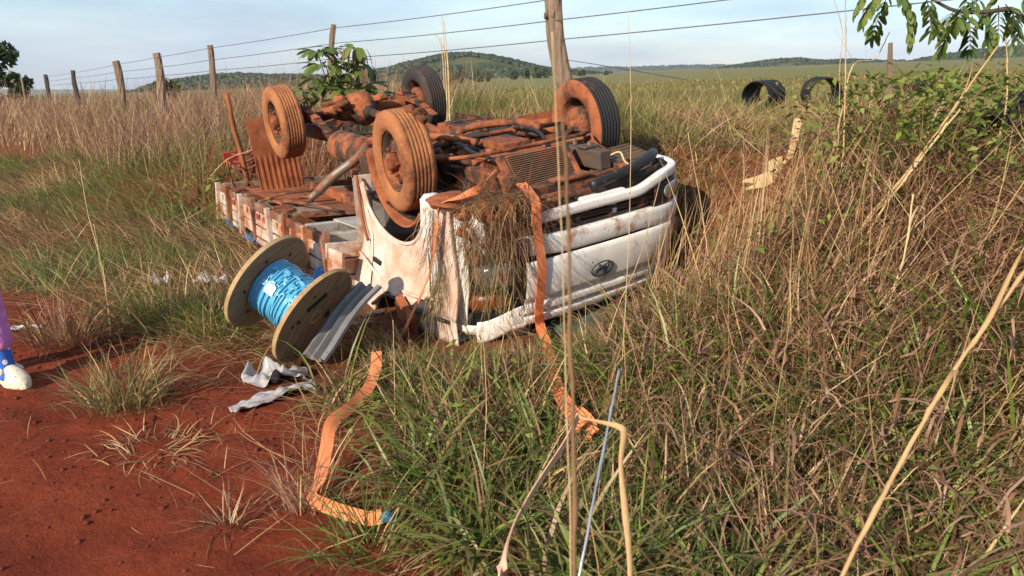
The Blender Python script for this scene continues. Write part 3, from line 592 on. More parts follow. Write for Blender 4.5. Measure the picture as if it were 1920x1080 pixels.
for k in range(25):
    a = -.47 + .94 * k / 24; lip.append((a, -.872, side_top(a) + .004))
tp(MB().tube(spline(lip, 40), .014, 8), 'wheel_arch_lip', 'paint_side', True, parent=sd_)
tp(MB().grid(lambda u, v: (-.60 + .055 * v - .20 * u, side_b(-.55, -.2 - .85 * u) + .11 * v - .015, -.17 - .85 * u), 14, 3), 'door_edge', 'bed_white', solid=.015, parent=sd_)
tp(MB().tube(spline([(-.55, -.88, -.16), (-.50, -.90, -.30), (-.50, -.90, -.5), (-.46, -.90, -.62)], 12), .011, 6), 'door_seal', 'mud', True, parent=sd_)
tp(MB().tube(spline([(-.62, side_b(-.5, -.78) - .012, -.74), (-.2, side_b(-.2, -.8) - .016, -.80), (.3, side_b(.3, -.82) - .014, -.80), (.62, -.905, -.76)], 20), [.012] * 21, 6), 'body_crease', 'paint_side', True, parent=sd_)
tp(MB().grid(lambda u, v: (-.10 + .86 * u, -.905 - .03 * math.sin(u * 4), -.84 - .20 * v), 16, 5), 'door_window_frame', 'paint_side', True, solid=.012, parent=sd_)
tp(MB().tube(spline([(-.20, -1.035, -.99), (.0, -1.0, -.875), (.35, -.99, -.868), (.72, -.93, -.862)], 20), .013, 8), 'belt_moulding', 'plastic_black', True, parent=sd_)
tp(MB().tube(spline([(.50, side_b(.5, -.22) - .010, -.21), (.49, side_b(.49, -.45) - .011, -.45), (.53, side_b(.53, -.85) - .011, -.85)], 16), .0045, 5), 'panel_seam', 'hole', True, parent=sd_)
tp(MB().tube(spline([(-.43, side_b(-.43, -.36) - .011, -.34), (-.40, side_b(-.4, -.6) - .011, -.6), (-.36, side_b(-.36, -1.0) - .011, -1.0)], 16), .0045, 5), 'panel_seam', 'hole', True, parent=sd_)
tp(MB().box((-.27, side_b(-.27, -.72) - .02, -.72), (.13, .022, .035), (0, .06, 0)), 'door_handle', 'plastic_black', bevel=.008, parent=sd_)
tp(MB().box((.30, -1.0, -.93), (.22, .05, .17), (R_(10), R_(28), 0)).lump((.30, -1.02, -.93), (.10, .03, .08), 2, .1, 2), 'door_mirror', 'rubber_mud', bevel=.02, seg=3)
tp(MB().grid(lambda u, v: (-.60 + 1.30 * u, .865, -.22 - .33 * max(0, 1 - ((-.60 + 1.30 * u) / .48) ** 2) ** .5 * (abs(-.60 + 1.30 * u) < .48) - (.75 - .2 * v) * v), 40, 8), 'cab_side', 'paint', True, solid=.02, label='far cab side hidden towards the field')
# nose: swept round the plan curve
def plan(q):                                           # q -1..1 from the near flank round the nose to the far flank
    f = q * math.pi / 2; p = 2 / 3.6
    return .45 + .60 * abs(math.cos(f)) ** p, .865 * math.copysign(abs(math.sin(f)) ** p, q)
QS = np.linspace(-1, 1, 401); PB = np.array([plan(q) for q in QS]); AR = np.concatenate([[0], np.cumsum(np.hypot(*np.diff(PB, axis=0).T))])
def nose(sv, c, off=0.0):                              # sv: metres along the curve from the centre line
    L = AR[-1] / 2; t = np.clip(sv + L, 0, AR[-1]); a = np.interp(t, AR, PB[:, 0]); b = np.interp(t, AR, PB[:, 1])
    e = .01; a2, b2 = np.interp(min(t + e, AR[-1]), AR, PB[:, 0]), np.interp(min(t + e, AR[-1]), AR, PB[:, 1]); a1, b1 = np.interp(max(t - e, 0), AR, PB[:, 0]), np.interp(max(t - e, 0), AR, PB[:, 1])
    nx_, ny_ = (b2 - b1), -(a2 - a1); ln = math.hypot(nx_, ny_) + 1e-9
    rec = -.10 * float(ss(-.50, -1.0, c))              # the front leans back above the bumper
    return np.array([a + off * nx_ / ln + rec, b + off * ny_ / ln, c])
def strip(name, s0, s1, prof, mats, nu=60, solid=.008, dent=0.0, cs=None, smooth=True, label=None, parent=None):
    prof = np.array(prof, float); nv = (len(prof) - 1) * 3
    def fn(u, v):
        k = v * (len(prof) - 1); c = np.interp(k, range(len(prof)), prof[:, 0]); o = np.interp(k, range(len(prof)), prof[:, 1]); sv = s0 + (s1 - s0) * u
        if cs: c = c + cs(sv)
        if dent: o = o + dent * (float(vn(sv * 3.2 + 7, c * 4.5, 61)) - .5) * 2 + dent * .5 * (float(vn(sv * 9, c * 9, 62)) - .5)
        return nose(sv, c, o)
    return tp(MB().grid(fn, nu, nv), name, mats, smooth, solid=solid, label=label, parent=parent)
rise = lambda s: .055 * float(ss(.30, .62, s)) - .012 * float(ss(-.1, -.5, s))
strip('bumper_lip', -.47, 1.30, [(-.234, -.035), (-.228, .002), (-.234, .012), (-.278, .014), (-.285, .006), (-.287, -.04)], 'paint_clean', 80, cs=rise, dent=.006, label='white lower bumper lip, uppermost edge of the nose')
strip('bumper_face', -.60, 1.30, [(-.385, -.05), (-.385, .010), (-.40, .018), (-.46, .018), (-.498, .008), (-.502, -.05)], 'paint_clean', 80, cs=lambda s: -.03 * float(ss(-.2, -.6, s)) * -1 - .02 * float(ss(.3, .7, s)), dent=.006)
strip('bumper_recess', -.95, 1.30, [(-.16, -.09), (-.30, -.10), (-.52, -.09)], 'steel_dark', 60)
for k, (c, o, mt) in enumerate([(-.312, -.02, 'plastic_black'), (-.338, -.035, 'mud_dark'), (-.362, -.02, 'plastic_black')]):
    tp(MB().tube([nose(-.46 + 1.22 * t, c + rise(-.46 + 1.22 * t) * .5 + .004 * math.sin(9 * t), o) for t in np.linspace(0, 1, 26)], .010, 6), 'grille_bar', mt, True)
for sv in (-.30, -.12, .16, .40): tp(MB().box(nose(sv, -.335, -.05), (.05, .035, .07)), 'bumper_bracket', 'alloy' if sv != .16 else 'paint_clean', bevel=.006)
tp(MB().box(nose(.10, -.25, -.07), (.05, .34, .05), (0, 0, R_(-3))), 'number_plate_bracket', 'paint_clean', bevel=.012)
tp(MB().tube([nose(-.10 + .05 * t, -.22 + .015 * math.sin(t * 2), -.10) for t in range(6)], .018, 8), 'tow_bar', 'alloy', True)
# fog lamp in the far bumper corner
fl = strip('fog_lamp_bezel', .47, .92, [(-.262, -.03), (-.268, .004), (-.33, .012), (-.40, .006), (-.405, -.03)], 'plastic_black', 24, cs=lambda s: .012)
def blob(s0, s1, c0, c1, off, bulge, name, mt, parent=None, label=None, p=2.4, cs=None):
    def fn(u, v):
        x, y = 2 * u - 1, 2 * v - 1; m = math.sqrt(max(0, 1 - abs(x) ** p * .98)); r = max(0, 1 - abs(x) ** p) ** (1 / p)
        yy = y * (r * .9 + .1); q = max(0, 1 - (x * x + yy * yy) * .7)
        return nose((s0 + s1) / 2 + x * (s1 - s0) / 2, (c0 + c1) / 2 + yy * (c1 - c0) / 2 + (cs(x) if cs else 0), off + bulge * q)
    return tp(MB().grid(fn, 18, 12), name, mt, True, parent=parent, label=label, solid=.006)
blob(.56, .84, -.275, -.375, .014, .02, 'fog_lamp', 'lamp_glass', cs=lambda x: .012, parent=fl)
# front panel with the emblem, creases and dents
strip('front_panel', -.52, .66, [(-.520, .0), (-.530, .012), (-.60, .020), (-.70, .026), (-.752, .028), (-.772, .012), (-.790, .008), (-.815, .026), (-.85, .030), (-.862, .010), (-.875, .006), (-.89, .028), (-.935, .020), (-.95, -.02)], 'paint_clean', 80, dent=.013, label='white front panel with round emblem and horizontal creases')
strip('panel_gap', -.78, 1.05, [(-.49, -.035), (-.54, -.04)], 'hole', 50)
strip('lower_front_panel', -.80, -.515, [(-.80, .0), (-.84, .014), (-.88, .020), (-.93, .016), (-.955, -.02)], 'paint', 24, dent=.01, cs=lambda s: -.085 * float(ss(-.50, -.80, s)))
strip('corner_panel', -1.36, -.86, [(-.14, -.10), (-.135, -.02), (-.16, .010), (-.28, .016), (-.42, .012), (-.60, .008), (-.80, .012), (-.93, .004), (-.97, -.03)], 'paint', 40, dent=.016, label='near front bumper corner, white, half buried in torn grass')
for k in range(34):                                    # soil and roots rammed into the broken corner
    sv_, cv_ = RNG.uniform(-.88, -.46), RNG.uniform(-.46, -.15); tp(MB().lump(nose(sv_, cv_, -.055 + RNG.uniform(-.02, .03)), (RNG.uniform(.03, .07), RNG.uniform(.03, .07), RNG.uniform(.03, .06)), k + 90, .7, 2), 'mud_clump', 'mud_dark' if k % 2 else 'mud', True)
strip('torn_bumper_skin', -.88, -.74, [(-.20, -.02), (-.26, .012), (-.36, .014), (-.45, -.01)], 'paint', 12, dent=.03)
strip('corner_sill', -1.20, -.50, [(-.905, .010), (-.94, .016), (-.985, -.02)], 'paint', 36, dent=.02)
tp(MB().lump(nose(-.98, -.125, -.02), (.13, .12, .035), 6, .3, 3), 'bumper_end_cap', 'mud', True, label='muddy torn bumper end above the near front corner')
hl = strip('headlight', -.90, -.50, [(-.46, -.03), (-.60, -.055), (-.74, -.05), (-.83, -.02)], 'plastic_black', 24, label='smashed near headlight, its bowl empty behind hanging grass')
blob(-.86, -.56, -.50, -.66, -.04, .055, 'reflector', 'lamp_glass', parent=hl); blob(-.90, -.60, -.70, -.82, -.03, .045, 'indicator', 'amber', parent=hl)
strip('trim', -.66, -.50, [(-.36, .02), (-.40, .03), (-.47, .02)], 'plastic_black', 10)
hl2 = strip('headlight', .66, 1.12, [(-.525, .0), (-.56, .020), (-.66, .024), (-.74, .006)], 'lamp_glass', 30, label='far headlight, smoky and muddy, half hidden by dry grass')
blob(.72, .95, -.54, -.70, .012, .03, 'reflector', 'alloy', parent=hl2); blob(.97, 1.10, -.54, -.70, .008, .02, 'indicator', 'amber', parent=hl2)
strip('far_corner_pillar', .66, 1.36, [(-.74, .0), (-.82, .006), (-.93, -.02)], 'paint', 20, dent=.02)
# emblem
em = [nose(.02 + .084 * math.cos(t), -.682 + .050 * math.sin(t), .036) for t in np.linspace(0, 2 * math.pi, 37)]
emo = tp(MB().tube(em, .0042, 6, cap=False), 'emblem', 'chrome_dark', True, label='oval emblem with a slanted letter on the front panel')
def embar(pts, w0): return MB().tube([nose(.02 + x, -.682 + z, .036) for x, z in pts], w0, 6)
for pts, w0 in (([(-.047, -.034), (-.034, 0), (-.022, .034)], .0078), ([(.022, -.034), (.034, 0), (.045, .034)], .0078), ([(-.034, -.004), (-.008, -.002), (.012, .006), (.034, .004)], .006)):
    tp(embar(pts, w0), 'letter_stroke', 'chrome_dark', True, parent=emo)
# crushed windscreen on the ground below the nose
def gl(u, v):
    x = .80 + .55 * v + .12 * math.sin(u * 5); y = -.78 + 1.05 * u; return np.array([x, y, -1.06 + .14 * y + .05 * (float(vn(u * 7, v * 6, 71)) - .5) + .07 * (1 - v)])
tp(MB().grid(gl, 30, 14, keep=lambda u, v: vn(u * 11, v * 9, 72) > .22), 'windscreen', 'glass_green', solid=.006, label='crazed green windscreen glass pressed into the grass')
for s0, s1 in ((-.80, -.45), (.45, .75)):
    tp(MB().tube([nose(s0 + (s1 - s0) * t, -.94 - .10 * t, -.04 - .05 * t) for t in np.linspace(0, 1, 6)], .026, 8), 'windscreen_pillar', 'paint', True)
tp(MB().grid(lambda u, v: (.88 - .10 * v, -.70 + 1.35 * u, -.93 - .16 * v), 12, 4), 'dashboard', 'plastic_black', solid=.02)
tp(MB().tube([(.62 + .17 * math.cos(t), -.28 + .17 * math.sin(t), -.93 - .02 * math.cos(t)) for t in np.linspace(0, 2 * math.pi, 30)], .014, 8, cap=False), 'steering_wheel', 'plastic_black', True)

# load bed: torn from the chassis, lying lower and level in the ditch
BZ = .40
bed_l = empty('load_bed', (0, 0, 0)); bed_l.parent = truck
BI = np.linalg.inv(TM); cz_, sz_ = math.cos(R_(-57.3)), math.sin(R_(-57.3))
bedR = BI @ np.array([[cz_, -sz_, 0], [sz_, cz_, 0], [0, 0, 1.0]]); bm = Matrix(bedR.tolist()).to_4x4(); bm.translation = Vector((0, 0, TZ)) + Vector(BI @ (np.array([TO[0], TO[1], BZ]) - TO)); bed_l.matrix_local = bm
bed_l['label'] = 'wooden drop side load bed, upside down and broken loose under the chassis'
def bp_(mb, name, mats, **k): return mb.build(name, mats, bed_l, loc=(0, 0, 0), **k)
B0, B1, A0, A1 = -1.03, .90, -4.12, -.72
nb = 11
for k in range(nb):
    y = B0 + .05 + (B1 - B0 - .1) * (k + .5) / nb
    bp_(MB().box(((A0 + A1) / 2 + RNG.uniform(-.03, .03), y, -.045 + RNG.uniform(-.006, .006)), (A1 - A0 - RNG.uniform(0, .06), (B1 - B0 - .1) / nb - .008, .03)), 'floor_board', 'bed_floor', bevel=.004)
for a in np.linspace(A0 + .10, A1 - .08, 8): bp_(MB().box((a, (B0 + B1) / 2, .012), (.075, B1 - B0 - .02, .08), jit=.006), 'cross_bearer', 'bed_floor' if a < -1.4 else 'bed_grey', bevel=.006)
for b in (-.36, .36): bp_(MB().box(((A0 + A1) / 2, b, .095), (A1 - A0 - .2, .08, .085), jit=.008), 'long_bearer', 'steel_mud', bevel=.006)
bp_(MB().box((-1.05, -.55, .055), (.55, .42, .012), (0, 0, .05)), 'tin_sheet', 'bed_grey'); bp_(MB().box((-1.75, -.66, .056), (.5, .5, .012), (0, 0, -.12)), 'tin_sheet', 'bed_floor')
bp_(MB().box((-2.8, -.62, .06), (1.1, .62, .015), (0, 0, .03), jit=.01), 'tin_sheet', 'flap')
for side, b in ((-1, B0), (1, B1)):
    bp_(MB().box(((A0 + A1) / 2, b, .0), (A1 - A0, .045, .07)), 'side_rail', 'bed_floor', bevel=.006)
    npan = 7; L = (A1 - A0) / npan
    for i in range(npan):
        ac = A0 + L * (i + .5); br = RNG.uniform(-.012, .012)
        for r_, (zt, zb, mt) in enumerate(((-.045, -.165, 'bed_white'), (-.18, -.275, 'bed_white'), (-.29, -.335, 'bed_white'))):
            if side > 0 and r_ > 1: continue
            if i == 2 and r_ == 2: continue
            bp_(MB().box((ac, b + br - .004 * r_, (zt + zb) / 2 + RNG.uniform(-.005, .005)), (L - .03, .024, zt - zb), (RNG.uniform(-.06, .06), RNG.uniform(-.012, .012), RNG.uniform(-.01, .01))), 'side_plank', mt, bevel=.004)
        if side < 0:
            bp_(MB().box((ac - L * .22, b - .020 + br, -.082), (.10, .006, .05)), 'reflective_tape', 'bed_red' if i % 2 else 'bed_white'); bp_(MB().box((ac + L * .26, b - .020 + br, -.082), (.10, .006, .05)), 'reflective_tape', 'bed_red')
    for i in range(npan + 1):
        bp_(MB().box((A0 + L * i, b - .026 * (side < 0), -.15 + .03 * (i % 2)), (.055, .05, .40), (RNG.uniform(-.05, .05), RNG.uniform(-.04, .04), 0)), 'stake', 'bed_floor' if i % 2 else 'bed_white', bevel=.006)
for k, (a, z) in enumerate([(-3.75, -.335), (-3.05, -.36), (-2.55, -.33)]): bp_(MB().box((a, B0 - .01, z), (.30 + .1 * k, .03, .05), (0, RNG.uniform(-.08, .08), 0)), 'side_plank', 'bed_blue', bevel=.004)
for i in range(3):                                     # headboard behind the cab, standing past the cab side
    bp_(MB().box((A1 + .03, -.86 + .01 * i, -.06 - .125 * i), (.03, .42 - .05 * i, .115), (RNG.uniform(-.1, .1), 0, RNG.uniform(-.06, .06))), 'headboard_plank', 'bed_white', bevel=.005)
bp_(MB().box((A1 + .10, -1.02, -.12), (.16, .03, .17), (0, .1, .35)), 'headboard_plank', 'bed_white', bevel=.005); bp_(MB().box((A1 + .12, -1.03, -.30), (.14, .03, .10), (0, -.1, .3)), 'headboard_plank', 'bed_white', bevel=.005)
clamp = bp_(MB().tube([(A1 - .02, -1.10, -.20), (A1 + .02, -1.16, -.27)], .035, 10).box((A1 - .02, -1.10, -.23), (.05, .05, .10), (.2, .3, 0)), 'latch', 'bed_blue', bevel=.006, label=None) if False else bp_(MB().tube([(A1 - .02, -1.10, -.20), (A1 + .02, -1.16, -.27)], .035, 10).box((A1 - .02, -1.10, -.23), (.05, .05, .10), (.2, .3, 0)), 'latch', 'bed_blue', bevel=.006)
bp_(MB().lathe([(.014, -.05), (.036, -.05), (.036, .06), (.014, .06), (.014, -.05)], 20, c=(A1 + .0, -1.20, -.31), R=rotm((0, 0, R_(60)))), 'pipe_socket', 'alloy', smooth=False)
bp_(MB().tube(spline([(A1 - .25, -1.20, -.26), (A1 - .10, -1.22, -.28), (A1 + .06, -1.16, -.30)], 8), [.05, .05, .048, .05, .05, .05, .05, .05, .05], 12), 'broken_crossbar', 'red_frame', smooth=True)
# mud flaps
def flap(a0, b0, b1, c0, c1, name, mt, tilt=0.0, lab=None):
    def fn(u, v): return (a0 + tilt * v + .012 * math.sin(v * 6) + (.006 if (int(u * 40) % 5 < 2 and v > .45) else 0), b0 + (b1 - b0) * u, c1 + (c0 - c1) * v)
    return tp(MB().grid(fn, 40, 12), name, mt, solid=.010, label=lab)
flap(-3.22, -.93, -.50, -.80, .00, 'mud_flap', 'flap', .10, 'tall muddy flap standing behind the left rear wheel')
flap(-3.2, .52, .92, -.60, -.05, 'mud_flap', 'flap', .06); flap(-.62, .55, .88, -.40, .03, 'mud_flap', 'mud', .03, 'orange mud flap behind the far front wheel')
tp(MB().box((-1.7, .93, -.20), (1.35, .03, .10), (R_(-10), 0, 0)).box((-1.7, .95, -.145), (1.35, .05, .012), (R_(-10), 0, 0)), 'side_guard', 'steel_dark', bevel=.005)
# tail frame, red
tf = MB()
for k, z in enumerate((-.42, -.50, -.58)): tf.tube(spline([(-3.95, -.97, z), (-3.90, -.85, z - .02), (-3.88, -.72, z + .02), (-3.9, -.58, z)], 10), .016, 6)
for b in (-.92, -.78, -.64): tf.tube([(-3.95, b, -.66), (-3.92, b + .04, -.36)], .02, 6)
tp(tf, 'tail_frame', 'red_frame', True)
tp(MB().box((-3.95, -.98, -.45), (.03, .16, .12)), 'tail_lamp', 'bed_red', bevel=.01)
tp(MB().tube(spline([(-3.66, -.93, -.78), (-3.66, -.93, -.40), (-3.67, -.95, -.12), (-3.64, -.95, .08), (-3.69, -.95, .22)], 10), [.028, .027, .026, .025, .023, .022, .022, .02, .02, .022, .03], 9), 'broken_stay', 'rubber_mud', True, label='dark bent stay sticking up behind the rear mud flap')
for (p, q, r) in [((-3.6, -1.10, -.42), (-3.3, -.95, -.68), .013), ((-3.5, -1.12, -.40), (-3.62, -1.06, -.82), .012), ((-2.55, -1.08, -.66), (-2.2, -.7, -.58), .013), ((-2.2, -1.0, -.62), (-1.3, -.75, -.60), .010), ((-2.5, -1.13, -.70), (-2.42, -1.10, -1.0), .018), ((-1.5, -1.12, -.68), (-1.48, -1.10, -.98), .015), ((-1.05, -1.1, -.60), (-1.0, -1.08, -1.0), .016)]:
    tp(MB().tube(spline([p, ((np.array(p) + q) / 2 + np.array([.02, -.02, .03])).tolist(), q], 6), r, 6), 'bent_rod', 'steel_mud', True)
for k in range(15): 
    a, b = RNG.uniform(-3.6, -1.5), RNG.uniform(-1.0, -.5)
    bp_(MB().lump((a, b, .06), (RNG.uniform(.04, .13), RNG.uniform(.03, .09), RNG.uniform(.006, .016)), k + 60, .7, 2), 'mud_clump', 'mud_dark' if k % 3 else 'mud', smooth=True)

# ------------------------------------------------------------------ things round the truck
def atz(u, v, z): d = ray(u, v); return np.array([0, 0, HC]) + d * ((z - HC) / d[2])
def atg(u, v, dz=0.0):                # where the line of sight meets the ground (dz above it)
    d = ray(u, v); o = np.array([0, 0, HC]); t = .5
    for k in range(900):
        p = o + d * t
        if p[2] <= hz(p[0], p[1]) + dz: break
        t += .01 + t * .004
    return p
def local(o, P): return np.asarray(P) - np.asarray(o)
# cable reel
RC2, RC1 = at(588, 592, 4.12), at(501, 528, 4.24); RE = RC2 - RC1; RW = float(np.linalg.norm(RE)); RE /= RW; RR, RCO = .300, .160
Rz = np.stack([np.cross(RE, [0, 0, 1]) / np.linalg.norm(np.cross(RE, [0, 0, 1])), RE, np.cross(np.cross(RE, [0, 0, 1]) / np.linalg.norm(np.cross(RE, [0, 0, 1])), RE)], 1)
reel = empty('cable_reel', RC1, Rz); tag(reel, 'wooden cable reel wound with bright blue cable, tipped against the truck bed', 'cable reel')
for fi, (y0, lab) in enumerate(((0, 'upper flange, whole disc showing its inner face'), (RW, 'lower flange seen nearly edge on, with a dark slot'))):
    fl_ = MB().lathe([(.028, -.014), (.05, -.016), (.05, .016), (.028, .014)], 20, c=(0, y0, 0)).build('flange', 'wood_edge', reel, loc=(0, 0, 0)); fl_['label'] = lab
    nb_ = 7; ang = .5 + fi * .9
    for k in range(nb_):
        x0, x1 = -RR + 2 * RR * k / nb_ + .0022, -RR + 2 * RR * (k + 1) / nb_ - .0022; ol = []
        xsn = np.linspace(x0, x1, 7); yy = [math.sqrt(max(0, RR ** 2 - q * q)) for q in xsn]
        ol = [(q, h) for q, h in zip(xsn, yy)] + [(q, -h) for q, h in zip(xsn[::-1], yy[::-1])]
        ol = [p for i, p in enumerate(ol) if i == 0 or abs(p[0] - ol[i - 1][0]) + abs(p[1] - ol[i - 1][1]) > 1e-5]
        if abs(ol[0][0] - ol[-1][0]) + abs(ol[0][1] - ol[-1][1]) < 1e-5: ol.pop()
        b_ = MB().prism([(p[1], p[0]) for p in ol], .024, (0, RNG.uniform(-.002, .002), 0), (1, 0, 0), (0, 0, 1), (0, -1, 0))
        bo = b_.build('board', 'wood_reel', fl_, loc=(0, y0, 0), bevel=.0025, seg=1); bo.rotation_euler = (0, ang, 0)
    rim = MB().lathe([(RR - .004, -.0125), (RR + .006, -.0125), (RR + .006, .0125), (RR - .004, .0125)], 64, c=(0, y0, 0), closed=True).build('rim_band', 'wood_edge', fl_, loc=(0, 0, 0))
    for c_, d_, q_ in (((.05, y0 + .015, .12), (.15, .006, .028), .5), ((-.12, y0 + .015, -.02), (.028, .006, .05), .2), ((.16, y0 + .015, .02), (.02, .006, .02), 0)) if fi else (): MB().box(c_, d_, (0, q_, 0)).build('slot', 'hole', fl_, loc=(0, 0, 0))
    for k in range(6): MB().lathe([(.001, 0), (.009, 0), (.011, .003), (.001, .006)], 10, c=(math.cos(k * 1.05) * .2, y0 + (.0125 if fi == 0 else .0125), math.sin(k * 1.05) * .2)).build('bolt', 'steel_dark', fl_, loc=(0, 0, 0))
nt_ = 30; prof = []
for k in range(nt_):
    y = .016 + (RW - .032) * (k + .5) / nt_; dr = .004 * (hsh(k, 2, 5) - .5)
    for q in range(5): prof.append((RCO - .004 + dr + .006 * math.sin(math.pi * q / 4), y - (RW - .032) / nt_ * (.5 - q / 4)))
coil = MB().lathe(prof, 64).build('cable_coil', 'cable_blue', reel, loc=(0, 0, 0), smooth=True)
for k in range(26):                                     # single turns crossing the layer below
    y0, y1 = RNG.uniform(.03, RW - .03), 0; y1 = np.clip(y0 + RNG.uniform(-.05, .05), .025, RW - .025); t0 = RNG.uniform(0, 6.28); sp_ = RNG.uniform(1.2, 4)
    MB().tube([((RCO + .0055) * math.cos(t0 + sp_ * t), y0 + (y1 - y0) * t, (RCO + .0055) * math.sin(t0 + sp_ * t)) for t in np.linspace(0, 1, 26)], .0048, 6).build('cable_turn', 'cable_blue', coil, loc=(0, 0, 0), smooth=True)
toc = Rz.T @ (np.array([0, 0, HC]) - (RC1 + RE * RW / 2)); th = math.atan2(toc[2], toc[0])
def wrap(t0, t1, y0, y1, r, name, mt, amp=.003):
    def fn(u, v): return ((r + amp * float(vn(u * 14, v * 14, 81))) * math.cos(t0 + (t1 - t0) * u), y0 + (y1 - y0) * v + .012 * (float(vn(u * 6, v * 2, 82)) - .5), (r + amp * float(vn(u * 14, v * 14, 81))) * math.sin(t0 + (t1 - t0) * u))
    MB().grid(fn, 60, 40, keep=(lambda u, v: vn(u * 7 + 3, v * 16, 83) > .55) if name == 'wrap_film' else None).build(name, mt, coil, loc=(0, 0, 0), smooth=True)
wrap(th - .15, th + .75, .04, .30, RCO + .008, 'wrap_film', 'film', .007); wrap(th - .30, th + .02, .10, .155, RCO + .016, 'paper_label', 'label_white', .002); pass
# galvanised section leaning from the cab corner to the ground
pA, pB = at(694, 533, 4.28), at(584, 668, 3.88)
dv = pB - pA; sdv = np.cross(dv, [0, 0, 1.0]); sdv /= np.linalg.norm(sdv); nrm = np.cross(sdv, dv); nrm /= np.linalg.norm(nrm)
prof = [(-.085, -.012), (-.082, .004), (-.060, .010), (-.045, -.022), (-.012, -.026), (0, .008), (.012, -.026), (.045, -.022), (.060, .010), (.082, .004), (.085, -.012)]
def beam(u, v):
    k = v * 10; x = np.interp(k, range(11), [p[0] for p in prof]); z = np.interp(k, range(11), [p[1] for p in prof])
    return pA + dv * u + sdv * (x + .01 * math.sin(u * 5)) + nrm * (z + .012 * math.sin(u * 4))
o = MB().grid(beam, 24, 20).build('steel_profile', 'galv', solid=.003); tag(o, 'dull galvanised ribbed steel profile leaning from the cab corner to the ground', 'metal profile')
# crumpled plastic sheets at its foot
def crumple(name, lab, cat, u0, v0, sx, sy, rz, mt, seed, amp=.05, nu=26, nv=14):
    g = atg(u0, v0); c, s = math.cos(rz), math.sin(rz)
    def fn(u, v):
        x = (u - .5) * sx * (.75 + .5 * float(vn(v * 3, 1, seed))); y = (v - .5) * sy * (.7 + .6 * float(vn(u * 3, 2, seed))); X_, Y_ = g[0] + c * x - s * y, g[1] + s * x + c * y
        return (X_, Y_, hz(X_, Y_) + .012 + amp * (float(vn(u * 5, v * 4, seed + 1)) ** 1.5 + .25 * float(vn(u * 12, v * 9, seed + 2)) - .2))
    return tag(MB().grid(fn, nu * 2, nv * 2).build(name, mt, solid=.002, smooth=True), lab, cat)
crumple('plastic_sheet', 'crumpled grey plastic sheet on the ground below the steel profile', 'plastic sheet', 520, 712, .30, .22, .5, 'sheet_plastic', 91, .10)
crumple('plastic_sheet', 'pale torn plastic strip nearest the bare dirt, beside the grass', 'plastic sheet', 515, 748, .36, .12, .75, 'sheet_plastic', 95, .07)
crumple('plastic_bag', 'small white crumpled bag in the grass left of the reel', 'litter', 305, 541, .13, .10, .2, 'white_trash', 101, .12, 16, 12)
crumple('plastic_bag', 'greyish white rag lying between the white bag and the reel', 'litter', 398, 537, .22, .10, .1, 'white_trash', 105, .10, 18, 12)
crumple('plastic_bag', 'flat pale scrap on the red dirt behind the clog shoe', 'litter', 45, 622, .22, .06, .1, 'white_trash', 109, .03, 16, 8)
# orange straps
L2W = lambda P: np.array([tw(*p) for p in P])
def strap(lab, P, S, wdt=.05, mt='strap', n=50, parts=None, name='ratchet_strap'):
    o = ribbon(MB(), P, wdt, S, .005, n).build(name, mt, smooth=False); return tag(o, lab, 'strap')
av = np.array([-.45, .85, .0])
fr = [tuple(nose(-.40, -.10, -.22)), tuple(nose(-.42, -.12, -.10)), tuple(nose(-.445, -.165, .035)), tuple(nose(-.45, -.26, .040)), tuple(nose(-.445, -.40, .040)), tuple(nose(-.44, -.55, .050)), tuple(nose(-.445, -.72, .058)), tuple(nose(-.44, -.86, .060)), tuple(nose(-.43, -.97, .075))]
Pf = list(L2W(fr)); sb = TM @ np.array([0, 1, .02]); Sf = [sb] * len(Pf)
e1 = atz(1030, 665, .16); e2 = atz(1040, 712, .22); e3 = atz(1060, 756, .26); e4 = atz(1092, 800, .28)
Pf += [e1, e2, e3, e4]; Sf += [np.array([.9, .3, .2]), np.array([.5, .7, .3]), np.array([.9, .2, .5]), np.array([.4, .6, .5])]
strap('orange strap hanging straight down over the white nose beside the emblem', Pf, Sf, .062, n=80)
ls = [(.62, -.42, -.06), (.80, -.62, -.07), (.86, -.80, -.085), (.80, -.905, -.12), (.72, -.925, -.30), (.60, -.955, -.60), (.42, -1.05, -.93), (.36, -1.08, -1.06)]
Pl = list(L2W(ls)); strap('narrow twisted orange strap running down the cab side near the mirror', Pl, [np.array([.1, .5, .8]), np.array([.1, .6, .7]), np.array([.2, .8, .3]), np.array([.35, .8, 0]), av, np.array([-.1, .95, .1]), np.array([-.2, .9, .2]), np.array([.3, .8, .2])], .05)
ga = [atz(706, 660, .26), atz(704, 690, .22), atz(690, 728, .19), atz(655, 765, .18), atz(622, 792, .17), atz(611, 845, .11), atz(600, 898, .07), atz(584, 932, .045), atz(606, 946, .04), atz(650, 962, .045), atz(690, 972, .05), atz(716, 968, .06)]
gs = [(.9, .3, .1), (.9, .2, .0), (.85, .2, -.35), (.6, .1, -.75), (.75, .1, -.6), (.95, .1, -.1), (.95, 0, .1), (.5, .5, .6), (-.2, .8, .5), (-.1, .8, .6), (-.1, .7, .7), (-.1, .6, .8)]
gst = strap('loose orange strap snaking from the grass down onto the red dirt', ga, [np.array(q) for q in gs], .052, n=90)
og = np.array(gst.location); MB().lump(np.array(ga[-1]) + np.array([.02, 0, -.005]) - og, (.028, .022, .024), 3, .4, 2).build('strap_end', 'blue_plastic', gst, loc=(0, 0, 0), smooth=True)['label'] = 'blue plastic end of the strap'
strap('faded pinkish strap end hanging edge on in the front grass', [atz(1084, 780, .40), atz(1060, 830, .36), atz(1020, 890, .34), atz(985, 945, .33), atz(955, 1005, .33), atz(938, 1080, .30), atz(925, 1150, .12)], [np.array([.3, .8, .45])] * 7, [.030, .026, .024, .024, .026, .03, .03], 'strap_faded')
